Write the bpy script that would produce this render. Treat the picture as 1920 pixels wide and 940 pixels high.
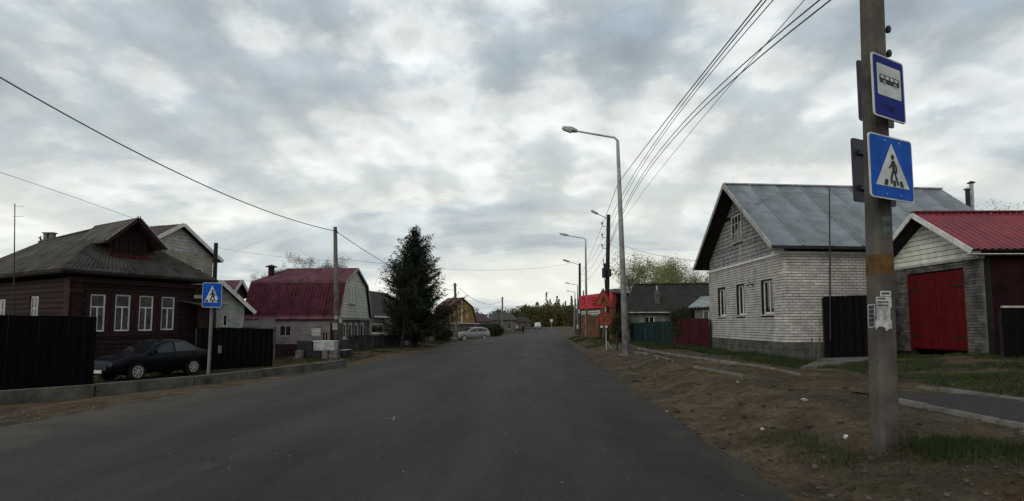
import bpy, bmesh, math, random
import numpy as np
from mathutils import Vector, Matrix, noise

# ------------------------------------------------------------------ reset
for o in list(bpy.data.objects): bpy.data.objects.remove(o)
scene = bpy.context.scene
C = scene.collection
R = math.radians
RND = random.Random(7)

# ------------------------------------------------------------------ camera
CAM_H = 1.5; YAW = R(3.46); PITCH = R(4.0); FPX = 960.0; HORIZON = 608.0
cam = bpy.data.cameras.new('camera'); camo = bpy.data.objects.new('camera', cam); C.objects.link(camo)
cam.sensor_width = 36.0; cam.lens = 18.0; cam.clip_start = 0.05; cam.clip_end = 5000
camo.location = (0, 0, CAM_H); camo.rotation_euler = (R(90)+PITCH, 0, YAW)
CY = HORIZON - FPX*math.tan(PITCH)
cam.shift_y = (CY-470.0)/1920.0
scene.camera = camo
scene.render.resolution_x = 1024; scene.render.resolution_y = 501

# ------------------------------------------------------------------ world: overcast cloud deck over a Nishita sky
SUN_EL = R(26); SUN_AZ = R(-142)      # azimuth from +Y towards +X
world = bpy.data.worlds.new('World'); scene.world = world; world.use_nodes = True
nt = world.node_tree; N = nt.nodes; L = nt.links; N.clear()
def wn(t, **kw):
    n = N.new(t)
    for k, v in kw.items(): setattr(n, k, v)
    return n
def wmath(op, a, b=None, clamp=False):
    n = wn('ShaderNodeMath', operation=op, use_clamp=clamp)
    for i, v in enumerate((a, b)):
        if v is None: continue
        if isinstance(v, (int, float)): n.inputs[i].default_value = v
        else: L.new(v, n.inputs[i])
    return n.outputs[0]
def wmix(f, a, b):
    n = wn('ShaderNodeMix', data_type='RGBA')
    for i, v in ((0, f), (6, a), (7, b)):
        if isinstance(v, (int, float)): n.inputs[i].default_value = v
        elif isinstance(v, tuple): n.inputs[i].default_value = (*v, 1)
        else: L.new(v, n.inputs[i])
    return n.outputs[2]
def wramp(f, stops):
    n = wn('ShaderNodeValToRGB'); L.new(f, n.inputs[0]); e = n.color_ramp.elements
    while len(e) < len(stops): e.new(0.5)
    for q, (p, c) in zip(e, stops): q.position = p; q.color = (*c, 1) if isinstance(c, tuple) else (c, c, c, 1)
    return n.outputs[0]
tc = wn('ShaderNodeTexCoord'); sep = wn('ShaderNodeSeparateXYZ'); L.new(tc.outputs['Generated'], sep.inputs[0])
zup = wmath('MAXIMUM', sep.outputs[2], 0.0)
den = wmath('ADD', zup, 0.26)
comb = wn('ShaderNodeCombineXYZ')
L.new(wmath('DIVIDE', sep.outputs[0], den), comb.inputs[0]); L.new(wmath('DIVIDE', sep.outputs[1], den), comb.inputs[1])
def wnoise(scale, detail, rough, off, dist=0.0, sx=1.0):
    m = wn('ShaderNodeMapping'); m.inputs[1].default_value = off; m.inputs[3].default_value = (sx, 1, 1); L.new(comb.outputs[0], m.inputs[0])
    n = wn('ShaderNodeTexNoise', noise_dimensions='2D'); n.inputs['Scale'].default_value = scale; n.inputs['Detail'].default_value = detail
    n.inputs['Roughness'].default_value = rough; n.inputs['Distortion'].default_value = dist; L.new(m.outputs[0], n.inputs['Vector'])
    return n.outputs['Fac']
def puffs(scale, off, dx, dy, warp):
    m = wn('ShaderNodeMapping'); m.inputs[1].default_value = (off[0]+dx*scale, off[1]+dy*scale, 0.0); m.inputs[3].default_value = (scale, scale, scale); L.new(comb.outputs[0], m.inputs[0])
    z = wn('ShaderNodeTexNoise', noise_dimensions='2D'); z.inputs['Scale'].default_value = 1.7; z.inputs['Detail'].default_value = 9; z.inputs['Roughness'].default_value = 0.62; L.new(m.outputs[0], z.inputs['Vector'])
    sb = wn('ShaderNodeVectorMath', operation='SUBTRACT'); L.new(z.outputs['Color'], sb.inputs[0]); sb.inputs[1].default_value = (0.5, 0.5, 0.5)
    sc = wn('ShaderNodeVectorMath', operation='SCALE'); L.new(sb.outputs[0], sc.inputs[0]); sc.inputs['Scale'].default_value = warp
    ad = wn('ShaderNodeVectorMath', operation='ADD'); L.new(m.outputs[0], ad.inputs[0]); L.new(sc.outputs[0], ad.inputs[1])
    v = wn('ShaderNodeTexVoronoi', feature='SMOOTH_F1', voronoi_dimensions='2D'); v.inputs['Scale'].default_value = 1.0; v.inputs['Smoothness'].default_value = 0.35; L.new(ad.outputs[0], v.inputs['Vector'])
    return v.outputs['Distance']
def deck(dx, dy):
    big = wnoise(0.75, 4, 0.5, (SEED[0]+dx*0.75, SEED[1]+dy*0.75, 0.0), 0.0)
    return wmath('ADD', wmath('ADD', wmath('MULTIPLY', big, 0.54), wmath('MULTIPLY', puffs(3.3, (SEED[2], 4.1), dx, dy, 0.75), 0.36)), wmath('MULTIPLY', puffs(8.0, (1.7, SEED[3]), dx, dy, 0.9), 0.18))
SEED = (3.1, 1.7, 7.3, 2.2)
den_sum = deck(0, 0)
relief = wmath('ADD', 1.0, wmath('MULTIPLY', wmath('SUBTRACT', deck(0.0, -0.09), den_sum), -1.3))    # lit and shaded flanks of the lumps
flat_c = wramp(den_sum, [(0.34, (7.6, 7.85, 7.8)), (0.41, (6.6, 6.95, 7.0)), (0.46, (5.15, 5.6, 5.75)), (0.51, (3.85, 4.4, 4.75)), (0.62, (2.75, 3.3, 3.75))])
vm = wn('ShaderNodeVectorMath', operation='SCALE'); L.new(flat_c, vm.inputs[0]); L.new(relief, vm.inputs['Scale']); cloud = vm.outputs[0]
# thinner, brighter and warmer towards the horizon
hz = wramp(zup, [(0.0, 1.0), (0.10, 0.85), (0.24, 0.40), (0.46, 0.0)])
hcol = wramp(wnoise(1.6, 7, 0.6, (2.2, 5.5, 9.0), 0.3, 0.35), [(0.40, (8.8, 8.75, 7.7)), (0.50, (7.3, 7.45, 6.9)), (0.60, (4.6, 5.1, 5.2))])
cloud2 = wmix(wmath('MULTIPLY', hz, 0.8), cloud, hcol)
sky = wn('ShaderNodeTexSky', sky_type='NISHITA', sun_disc=False); sky.sun_elevation = SUN_EL; sky.sun_rotation = SUN_AZ
sky.air_density = 1.0; sky.dust_density = 2.0
cover = wramp(den_sum, [(0.30, 0.9), (0.40, 1.0)])
col = wmix(cover, sky.outputs[0], cloud2)
bg = wn('ShaderNodeBackground'); bg.inputs[1].default_value = 0.122; L.new(col, bg.inputs[0])
world.cycles.sampling_method = 'MANUAL'; world.cycles.sample_map_resolution = 512
wo = wn('ShaderNodeOutputWorld'); L.new(bg.outputs[0], wo.inputs[0])

sun = bpy.data.lights.new('sun', 'SUN'); sun.energy = 1.0; sun.angle = R(30); sun.color = (1.0, 0.96, 0.9)
suno = bpy.data.objects.new('sun', sun); C.objects.link(suno)
sd = Vector((math.sin(SUN_AZ)*math.cos(SUN_EL), math.cos(SUN_AZ)*math.cos(SUN_EL), math.sin(SUN_EL)))
suno.rotation_euler = (-sd).to_track_quat('-Z', 'Y').to_euler()
vs = scene.view_settings; vs.view_transform = 'Standard'; vs.look = 'None'; vs.exposure = 0.0; vs.gamma = 1.0; vs.use_curve_mapping = False

# ------------------------------------------------------------------ measuring helpers (photo pixel + distance -> place in the world)
Mc = (Matrix.Rotation(YAW, 3, 'Z') @ Matrix.Rotation(R(90)+PITCH, 3, 'X'))
FWD = Vector((-math.sin(YAW), math.cos(YAW), 0)); RIGHT = Vector((math.cos(YAW), math.sin(YAW), 0))
CAMP = Vector((0, 0, CAM_H))
def at(px, py, depth):
    d = Mc @ Vector(((px-960)/FPX, (CY-py)/FPX, -1.0))
    return CAMP + d*(depth/d.dot(FWD))
def project(p):
    v = Mc.transposed() @ (Vector(p)-CAMP)
    return 960+FPX*v.x/-v.z, CY-FPX*v.y/-v.z
def smooth(a, b, x):
    t = min(1.0, max(0.0, (x-a)/(b-a))); return t*t*(3-2*t)
def lerp_tab(tab, y):
    if y <= tab[0][0]: return tab[0][1]
    for (a, va), (b, vb) in zip(tab, tab[1:]):
        if y <= b:
            t = (y-a)/(b-a); return va+(vb-va)*t
    return tab[-1][1]
REDGE = [(-30, 2.2), (0, 2.15), (20, 1.95), (45, 2.2), (90, 3.2), (140, 4.6), (200, 3.6), (260, -2), (330, -18), (420, -60), (520, -140)]
LEDGE = [(-30, -8.3), (7, -7.95), (10, -7.75), (14, -7.25), (18, -6.75), (34, -6.7), (72, -5.3), (110, -4.8), (150, -4.8), (200, -6.5), (260, -13), (330, -30), (420, -74), (520, -155)]
PROF = [(-50, 0), (50, 0), (80, -0.25), (105, -0.45), (140, -0.25), (180, 0.15), (260, 0.5), (600, 0.6)]
KERBX = [(5, -22), (7.3, -17.0), (8.5, -13.6), (9.9, -11.2), (11.95, -9.3), (13.4, -8.55), (15.6, -7.75), (17.9, -7.05), (24, -6.9)]
def road_z(y): return lerp_tab(PROF, y)
def elev(x, y):
    re = lerp_tab(REDGE, y); le = lerp_tab(LEDGE, y); z = road_z(y)
    if x > re-0.0:
        d = x-re
        up = smooth(0.1, 2.0, d)*0.36*(1-0.55*smooth(45, 90, y)) + smooth(5.0, 9.5, d)*0.32*(1-smooth(14, 19, y))
        wob = 0.25*math.sin(y*0.35)
        up -= (0.055*math.exp(-((d-1.0-wob)/0.16)**2)+0.05*math.exp(-((d-2.35-wob)/0.17)**2)-0.03*math.exp(-((d-1.68-wob)/0.3)**2))*smooth(3, 6, y)*(1-smooth(17, 22, y))
        n = noise.noise((x*0.9, y*0.9, 0.3))*0.025+noise.noise((x*2.6, y*2.6, 4.3))*0.018+noise.noise((x*0.3, y*0.25, 7.7))*0.03+noise.noise((x*6.5, y*5.5, 1.3))*0.018
        return z + up + n*smooth(0.15, 1.2, d)*(1-0.7*smooth(5.5, 7, d)) - 0.02 + 0.0
    if x < le:
        d = le-x
        dk = max(0.0, min(d-0.3, lerp_tab(KERBX, y)-x))
        dn = -0.14*smooth(0.5, 3.0, d)*(1-smooth(19, 30, y)) - 0.36*smooth(0.2, 2.5, dk)*(1-smooth(19, 30, y)) - 0.55*smooth(0.8, 4, d)*smooth(44, 66, y)*(1-smooth(95, 130, y))
        n = noise.noise((x*0.9, y*0.9, 1.3))*0.035+noise.noise((x*2.6, y*2.6, 4.3))*0.015
        return z + dn + n*smooth(0.1, 1.0, d) - 0.02
    return z - 0.10*min(1, min(re-x, x-le)/0.25) - 0.02

# ------------------------------------------------------------------ materials
MATS = {}
def tone(c):      # camera contrast put into the base colours, darks deepened; whites stay white
    l = 0.3*c[0]+0.6*c[1]+0.1*c[2]; f = 0.66+0.34*smooth(0.18, 0.5, l); return tuple(x*f for x in c)
def mat(name, col, var=0.25, scale=4.0, rough=0.85, bump=0.15, bscale=None, metallic=0.0, spec=0.3, streak=0.0, col2=None, coat=0.0, detail=6.0):
    if name in MATS: return MATS[name]
    col = tone(col); col2 = tone(col2) if col2 else None
    m = bpy.data.materials.new(name); m.use_nodes = True; t = m.node_tree; n = t.nodes; l = t.links
    b = n['Principled BSDF']; b.inputs['Roughness'].default_value = rough; b.inputs['Metallic'].default_value = metallic
    b.inputs['Specular IOR Level'].default_value = spec
    if coat: b.inputs['Coat Weight'].default_value = coat
    g = n.new('ShaderNodeNewGeometry')
    nz = n.new('ShaderNodeTexNoise'); nz.inputs['Scale'].default_value = scale; nz.inputs['Detail'].default_value = detail; nz.inputs['Roughness'].default_value = 0.62
    l.new(g.outputs['Position'], nz.inputs['Vector'])
    mx = n.new('ShaderNodeMix'); mx.data_type = 'RGBA'
    c2 = col2 or tuple(c*(1-2.2*var) if 1-2.2*var > 0.12 else c*0.12 for c in col)
    mx.inputs[6].default_value = (*c2, 1); mx.inputs[7].default_value = (*[min(0.95, c*(1+var*0.6)) for c in col], 1)
    rp = n.new('ShaderNodeMapRange'); rp.inputs[1].default_value = 0.3; rp.inputs[2].default_value = 0.62
    l.new(nz.outputs['Fac'], rp.inputs[0]); l.new(rp.outputs[0], mx.inputs[0])
    out = mx.outputs[2]
    if streak:
        mp = n.new('ShaderNodeMapping'); mp.inputs[3].default_value = (3.0, 3.0, 0.25); l.new(g.outputs['Position'], mp.inputs[0])
        n2 = n.new('ShaderNodeTexNoise'); n2.inputs['Scale'].default_value = 1.2; n2.inputs['Detail'].default_value = 8; l.new(mp.outputs[0], n2.inputs['Vector'])
        r2 = n.new('ShaderNodeMapRange'); r2.inputs[1].default_value = 0.45; r2.inputs[2].default_value = 0.75; r2.inputs[3].default_value = 1.0; r2.inputs[4].default_value = 1-streak
        l.new(n2.outputs['Fac'], r2.inputs[0])
        mm = n.new('ShaderNodeMix'); mm.data_type = 'RGBA'; mm.blend_type = 'MULTIPLY'; mm.inputs[0].default_value = 1
        l.new(out, mm.inputs[6]); l.new(r2.outputs[0], mm.inputs[7]); out = mm.outputs[2]
    l.new(out, b.inputs['Base Color'])
    if bump:
        bp = n.new('ShaderNodeBump'); bp.inputs['Strength'].default_value = bump; bp.inputs['Distance'].default_value = 0.02
        n3 = n.new('ShaderNodeTexNoise'); n3.inputs['Scale'].default_value = bscale or scale*8; n3.inputs['Detail'].default_value = 4
        l.new(g.outputs['Position'], n3.inputs['Vector']); l.new(n3.outputs['Fac'], bp.inputs['Height']); l.new(bp.outputs[0], b.inputs['Normal'])
    MATS[name] = m
    return m
def vary(m, amount=0.3):
    """pieces that share this material differ a little from one another"""
    t = m.node_tree; n = t.nodes; l = t.links; b = n['Principled BSDF']
    src = b.inputs['Base Color'].links[0].from_socket
    oi = n.new('ShaderNodeObjectInfo'); mr = n.new('ShaderNodeMapRange'); mr.inputs[3].default_value = 1-amount; mr.inputs[4].default_value = 1+amount*0.5
    l.new(oi.outputs['Random'], mr.inputs[0])
    mm = n.new('ShaderNodeMix'); mm.data_type = 'RGBA'; mm.blend_type = 'MULTIPLY'; mm.inputs[0].default_value = 1
    l.new(src, mm.inputs[6]); l.new(mr.outputs[0], mm.inputs[7]); l.new(mm.outputs[2], b.inputs['Base Color'])
    return m
concrete = mat('concrete', (0.21, 0.188, 0.16), 0.28, 3, 0.9, 0.25, 40, streak=0.35)
kerbmat = mat('kerb_concrete', (0.16, 0.148, 0.122), 0.3, 2.5, 0.92, 0.3, 50, streak=0.3)
galv = mat('galvanised', (0.40, 0.41, 0.40), 0.22, 3, 0.5, 0.05, metallic=0.05, streak=0.3)
darkmetal = mat('dark_metal', (0.03, 0.03, 0.032), 0.2, 6, 0.5, 0.05, metallic=0.3)
tarwood = mat('tarred_wood', (0.035, 0.030, 0.026), 0.3, 6, 0.9, 0.4, 30)
oldwood = mat('old_grey_wood', (0.13, 0.115, 0.095), 0.3, 5, 0.95, 0.4, 30, streak=0.3)
whitebrick = vary(mat('white_brick', (0.54, 0.505, 0.46), 0.16, 2.2, 0.9, 0.3, 60, streak=0.12), 0.2)
mortar = mat('dark_mortar', (0.020, 0.018, 0.016), 0.3, 8, 0.95, 0.4, 60)
plinth = mat('plinth_block', (0.13, 0.125, 0.11), 0.3, 3, 0.95, 0.35, 40, streak=0.3)
greyplank = vary(mat('grey_plank', (0.33, 0.325, 0.31), 0.25, 5, 0.85, 0.2, 30, streak=0.3), 0.22)
creamplank = vary(mat('cream_plank', (0.74, 0.73, 0.63), 0.12, 4, 0.8, 0.1, 30, streak=0.15), 0.06)
sideplank = vary(mat('siding_plank', (0.42, 0.42, 0.37), 0.15, 4, 0.7, 0.1, 30, streak=0.25), 0.1)
whitepaint = mat('white_paint', (0.66, 0.65, 0.61), 0.14, 6, 0.6, 0.05, streak=0.2)
greyframe = mat('weathered_white', (0.42, 0.40, 0.36), 0.22, 6, 0.8, 0.1, streak=0.3)
zinc = vary(mat('zinc_roof', (0.30, 0.335, 0.355), 0.14, 1.5, 0.5, 0.05, metallic=0.0, streak=0.35), 0.16)
redroof = mat('red_roof_sheet', (0.30, 0.030, 0.040), 0.2, 2.5, 0.42, 0.03, spec=0.5, streak=0.2)
tileroof = vary(mat('maroon_tile_sheet', (0.225, 0.066, 0.096), 0.22, 2.5, 0.5, 0.04, spec=0.4, streak=0.25), 0.12)
darktile = mat('dark_red_tile_sheet', (0.10, 0.055, 0.062), 0.25, 2.5, 0.6, 0.05)
slate = mat('mossy_slate', (0.115, 0.098, 0.086), 0.32, 1.8, 0.95, 0.4, 20, col2=(0.032, 0.034, 0.024))
brownroof = mat('brown_felt_roof', (0.060, 0.046, 0.040), 0.25, 2, 0.9, 0.3, 20)
tarroof = mat('old_tar_roof', (0.040, 0.033, 0.030), 0.3, 1.6, 0.95, 0.4, 15, col2=(0.02, 0.022, 0.014))
redwood = vary(mat('dark_red_log', (0.040, 0.0115, 0.0105), 0.3, 3.5, 0.85, 0.35, 30, streak=0.45), 0.3)
redtrim = mat('red_trim', (0.042, 0.0115, 0.0115), 0.25, 5, 0.8, 0.2)
blackfence = vary(mat('black_brown_sheet', (0.0060, 0.0040, 0.0042), 0.15, 3, 0.7, 0.04, spec=0.06, streak=0.3), 0.2)
maroonfence = vary(mat('maroon_sheet', (0.085, 0.013, 0.020), 0.25, 3, 0.7, 0.06, spec=0.15, streak=0.3), 0.15)
tealfence = vary(mat('teal_sheet', (0.018, 0.050, 0.047), 0.25, 3, 0.75, 0.08, spec=0.15, streak=0.4), 0.2)
reddoor = mat('red_door', (0.15, 0.0070, 0.010), 0.25, 3, 0.6, 0.06, 20, spec=0.2, streak=0.2)
glass = mat('window_glass', (0.018, 0.020, 0.022), 0.2, 2, 0.07, 0.02, 3, spec=0.6)
curtainglass = mat('curtained_glass', (0.10, 0.095, 0.09), 0.35, 5, 0.15, 0.02, 3, spec=0.5)
yellowplank = vary(mat('yellow_plank', (0.44, 0.275, 0.075), 0.2, 4, 0.8, 0.1, streak=0.3), 0.15)
greywall = mat('grey_render', (0.21, 0.20, 0.185), 0.25, 2, 0.9, 0.2, 30, streak=0.4)
mauvewall = mat('mauve_render', (0.21, 0.175, 0.18), 0.2, 2, 0.9, 0.2, 30, streak=0.3)
carpaint = mat('dark_blue_paint', (0.004, 0.005, 0.009), 0.1, 2, 0.3, 0, spec=0.14)
silverpaint = mat('silver_paint', (0.33, 0.33, 0.32), 0.08, 2, 0.3, 0, metallic=0.3, spec=0.5)
vanpaint = mat('pale_van_paint', (0.52, 0.53, 0.51), 0.1, 2, 0.4, 0)
rubber = mat('rubber', (0.015, 0.015, 0.015), 0.2, 6, 0.9, 0)
alloy = mat('alloy', (0.60, 0.60, 0.60), 0.1, 6, 0.3, 0, metallic=0.6)
lampglass = mat('lamp_lens', (0.55, 0.56, 0.55), 0.1, 9, 0.2, 0)
redlens = mat('red_lens', (0.25, 0.01, 0.01), 0.1, 9, 0.25, 0)
signblue = mat('sign_blue', (0.006, 0.125, 0.64), 0.16, 6, 0.6, 0, spec=0.1, streak=0.2)
busblue = mat('sign_deep_blue', (0.008, 0.022, 0.27), 0.15, 3, 0.6, 0, spec=0.1)
signwhite = mat('sign_white', (0.55, 0.56, 0.53), 0.12, 5, 0.6, 0, streak=0.2)
signblack = mat('sign_black', (0.012, 0.012, 0.013), 0.1, 5, 0.6, 0)
signback = mat('sign_back', (0.09, 0.085, 0.10), 0.25, 4, 0.6, 0.03, metallic=0.3)
signorange = mat('sign_orange', (0.36, 0.085, 0.025), 0.15, 5, 0.6, 0)
signred = mat('sign_red', (0.30, 0.016, 0.018), 0.15, 5, 0.6, 0)
paper = mat('paper', (0.42, 0.43, 0.42), 0.3, 18, 0.9, 0.1)
inkgrey = mat('faded_ink', (0.07, 0.07, 0.075), 0.3, 20, 0.9, 0)
wiremat = mat('cable_black', (0.022, 0.022, 0.024), 0.1, 4, 0.6, 0)
porcelain = mat('insulator', (0.30, 0.31, 0.31), 0.2, 4, 0.25, 0)
shopwall = mat('shop_orange_wall', (0.20, 0.085, 0.045), 0.3, 2, 0.85, 0.15, streak=0.4)
shopred = mat('shop_red', (0.70, 0.035, 0.060), 0.15, 2, 0.6, 0.02)
bark = mat('bark', (0.045, 0.037, 0.030), 0.3, 8, 0.95, 0.5, 40)
birch = mat('grey_bark', (0.12, 0.115, 0.10), 0.35, 6, 0.95, 0.4, 40)
needles = vary(mat('needles', (0.034, 0.048, 0.024), 0.35, 1.6, 0.85, 0, spec=0.15), 0.0)
browntwig = mat('brown_twigs', (0.050, 0.034, 0.026), 0.3, 2, 0.9, 0, spec=0.1)
springleaf = mat('spring_leaf', (0.34, 0.34, 0.15), 0.3, 1.5, 0.8, 0, spec=0.2)
budleaf = mat('bud_leaf', (0.11, 0.105, 0.055), 0.3, 1.5, 0.85, 0, spec=0.15)
bushleaf = mat('bush_leaf', (0.060, 0.070, 0.026), 0.35, 2, 0.85, 0, spec=0.15)
forestleaf = mat('forest_leaf', (0.125, 0.115, 0.042), 0.4, 0.10, 0.9, 0, spec=0.1, col2=(0.050, 0.055, 0.024))
grassmat = mat('grass_blade', (0.052, 0.074, 0.024), 0.4, 1.2, 0.9, 0, spec=0.08, col2=(0.028, 0.034, 0.014))
drygrass = mat('dry_grass', (0.14, 0.12, 0.055), 0.3, 2, 0.9, 0, spec=0.1)
orangepaint = mat('orange_band', (0.155, 0.078, 0.022), 0.3, 9, 0.85, 0.1, 40)
greenpaint = mat('green_smear', (0.10, 0.135, 0.115), 0.3, 12, 0.85, 0.1, 40)
cloth_dark = mat('dark_clothes', (0.016, 0.016, 0.020), 0.2, 8, 0.95, 0)
skinmat = mat('skin', (0.35, 0.21, 0.15), 0.1, 8, 0.6, 0)
litterwhite = mat('litter', (0.55, 0.55, 0.53), 0.2, 20, 0.8, 0)
stonemat = vary(mat('stone', (0.19, 0.165, 0.13), 0.3, 9, 0.95, 0.3, 60), 0.45)
creamwall = mat('cream_wall', (0.42, 0.42, 0.35), 0.2, 2, 0.85, 0.1, streak=0.3)

# ------------------------------------------------------------------ scene-graph helpers
BASE = {}
def setp(o, label=None, cat=None, group=None, kind=None):
    if label: o['label'] = label
    if cat: o['category'] = cat
    if group: o['group'] = group
    if kind: o['kind'] = kind
    return o
def thing(name, label, cat, loc, group=None):
    o = bpy.data.objects.new(name, None); o.empty_display_size = 0.2; C.objects.link(o); o.location = loc
    BASE[o.name] = Vector(loc)
    return setp(o, label, cat, group)
class MB:
    def __init__(s, xf=None): s.v = []; s.f = []; s.xf = xf; s.mi = []
    def p(s, q):
        q = Vector(q); s.v.append(s.xf(q) if s.xf else q); return len(s.v)-1
    def face(s, pts, m=0): s.f.append([s.p(q) for q in pts]); s.mi.append(m)
    def hexa(s, a, m=0):   # 8 corner points: bottom 4 ccw, top 4 ccw
        i = [s.p(q) for q in a]
        for f in ((3,2,1,0),(4,5,6,7),(0,1,5,4),(1,2,6,5),(2,3,7,6),(3,0,4,7)): s.f.append([i[k] for k in f]); s.mi.append(m)
    def box(s, x0, x1, y0, y1, z0, z1, m=0):
        s.hexa([(x0,y0,z0),(x1,y0,z0),(x1,y1,z0),(x0,y1,z0),(x0,y0,z1),(x1,y0,z1),(x1,y1,z1),(x0,y1,z1)], m)
    def prism(s, poly, d, m=0):   # poly: points, d: extrusion vector
        d = Vector(d); n = len(poly)
        a = [s.p(Vector(q)) for q in poly]; b = [s.p(Vector(q)+d) for q in poly]
        s.f.append(a[::-1]); s.f.append(b); s.mi += [m, m]
        for k in range(n): s.f.append([a[k], a[(k+1)%n], b[(k+1)%n], b[k]]); s.mi.append(m)
    def tube(s, pts, rad, n=6, m=0, cap=True):
        pts = [Vector(q) for q in pts]; rings = []
        if not isinstance(rad, (list, tuple)): rad = [rad]*len(pts)
        ref = Vector((0, 0, 1))
        for k, q in enumerate(pts):
            t = (pts[min(k+1, len(pts)-1)]-pts[max(k-1, 0)])
            if t.length < 1e-9: t = Vector((0, 0, 1))
            t.normalize()
            r0 = ref if abs(t.z) < 0.95 else Vector((1, 0, 0))
            a = t.cross(r0).normalized(); b = t.cross(a)
            rings.append([s.p(q+(a*math.cos(2*math.pi*j/n)+b*math.sin(2*math.pi*j/n))*rad[k]) for j in range(n)])
        for r0, r1 in zip(rings, rings[1:]):
            for j in range(n): s.f.append([r0[j], r0[(j+1)%n], r1[(j+1)%n], r1[j]]); s.mi.append(m)
        if cap: s.f.append(rings[0][::-1]); s.f.append(rings[-1]); s.mi += [m, m]
    def build(s, name, material, parent=None, smooth_=False, kind=None, label=None, cat=None, group=None, loc=None, bevel=0.0):
        me = bpy.data.meshes.new(name)
        base = Vector(loc) if loc is not None else (BASE[parent.name] if parent else Vector((0, 0, 0)))
        me.from_pydata([tuple(q-base) for q in s.v], [], s.f)
        ms = material if isinstance(material, list) else [material]
        for m in ms: me.materials.append(m)
        if len(ms) > 1: me.polygons.foreach_set('material_index', s.mi)
        bm = bmesh.new(); bm.from_mesh(me); bmesh.ops.recalc_face_normals(bm, faces=bm.faces)
        if bevel:
            bmesh.ops.remove_doubles(bm, verts=bm.verts, dist=1e-5)
            bmesh.ops.bevel(bm, geom=list(bm.edges), offset=bevel, segments=2, affect='EDGES', clamp_overlap=True)
        bm.to_mesh(me); bm.free()
        if smooth_: me.polygons.foreach_set('use_smooth', [True]*len(me.polygons))
        o = bpy.data.objects.new(name, me); C.objects.link(o)
        if parent: o.parent = parent; BASE[o.name] = base
        else: o.location = base; BASE[o.name] = base
        return setp(o, label, cat, group, kind)
def soup(name, verts, faces, material, parent=None, kind=None, label=None, cat=None, loc=None, smooth_=False):
    me = bpy.data.meshes.new(name); base = Vector(loc) if loc is not None else (BASE[parent.name] if parent else Vector((0, 0, 0)))
    v = np.asarray(verts, dtype=np.float32).reshape(-1, 3)-np.array(base, dtype=np.float32); f = np.asarray(faces, dtype=np.int32); k = f.shape[1]
    me.vertices.add(len(v)); me.vertices.foreach_set('co', v.ravel())
    me.loops.add(f.size); me.loops.foreach_set('vertex_index', f.ravel())
    me.polygons.add(len(f)); me.polygons.foreach_set('loop_start', np.arange(0, f.size, k, dtype=np.int32))
    me.update(calc_edges=True); me.validate()
    ms = material if isinstance(material, list) else [material]
    for m in ms: me.materials.append(m)
    if smooth_: me.polygons.foreach_set('use_smooth', [True]*len(me.polygons))
    o = bpy.data.objects.new(name, me); C.objects.link(o)
    if parent: o.parent = parent
    else: o.location = base
    BASE[o.name] = base
    return setp(o, label, cat, None, kind)
def copy_tree(o, dloc, label, parent=None):
    c = o.copy(); C.objects.link(c); c.parent = parent
    if parent is None:
        c.location = o.location+Vector(dloc); BASE[c.name] = c.location.copy()
        if label: c['label'] = label
    for ch in o.children: copy_tree(ch, None, None, c)
    return c
UNIT = None
def piece(name, parent, material, mtx):
    """one small block that shares its mesh with all others of its material"""
    key = 'unit_'+material.name; me = bpy.data.meshes.get(key)
    if me is None:
        b = MB(); b.box(0, 1, 0, 1, 0, 1); me = bpy.data.meshes.new(key); me.from_pydata(b.v, [], b.f); me.materials.append(material)
        bm = bmesh.new(); bm.from_mesh(me); bmesh.ops.recalc_face_normals(bm, faces=bm.faces); bm.to_mesh(me); bm.free()
    o = bpy.data.objects.new(name, me); C.objects.link(o); o.parent = parent
    m = mtx.copy(); m.translation = m.translation-BASE[parent.name]; o.matrix_local = m
    return o

class Frame:
    """o: base corner, u: along the front, w: into the building; local (a, b, c) = along, inward, up"""
    def __init__(s, o, u, w): s.o = Vector(o); s.u = Vector(u).normalized(); s.w = Vector(w).normalized(); s.z = Vector((0, 0, 1))
    def __call__(s, q): return s.o+s.u*q[0]+s.w*q[1]+s.z*q[2]
    def u_px(s, px, c=0.0, b=0.0, lo=-40, hi=40):   # place along the front that stands at photo column px
        best = None
        for k in range(801):
            a = lo+(hi-lo)*k/800; P = s((a, b, c))
            if (P-CAMP).dot(FWD) < 0.5: continue
            e = abs(project(P)[0]-px)
            if best is None or e < best[0]: best = (e, a)
        a0 = best[1]; st = (hi-lo)/800
        for _ in range(40):
            st *= 0.6
            for a in (a0-st, a0+st):
                e = abs(project(s((a, b, c)))[0]-px)
                if e < best[0]: best = (e, a); a0 = a
        return a0
    def c_py(s, py, a, b=0.0):      # height at which that place meets photo row py
        lo, hi = -6.0, 25.0
        for _ in range(50):
            m = (lo+hi)/2
            if project(s((a, b, m)))[1] > py: lo = m
            else: hi = m
        return (lo+hi)/2
    def side(s, length):            # frame of the wall that starts at the same corner and runs inward
        return Frame(s.o, s.w, s.u)
def frame_from(A, B, skew=0.0, inward=1):
    A = Vector((A[0], A[1], A[2])); u = Vector((B[0]-A[0], B[1]-A[1], 0)); ln = u.length; u.normalize()
    w = Vector((u.y, -u.x, 0))*inward
    if skew: w = Matrix.Rotation(skew, 3, 'Z') @ w
    return Frame(A, u, w), ln

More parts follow.
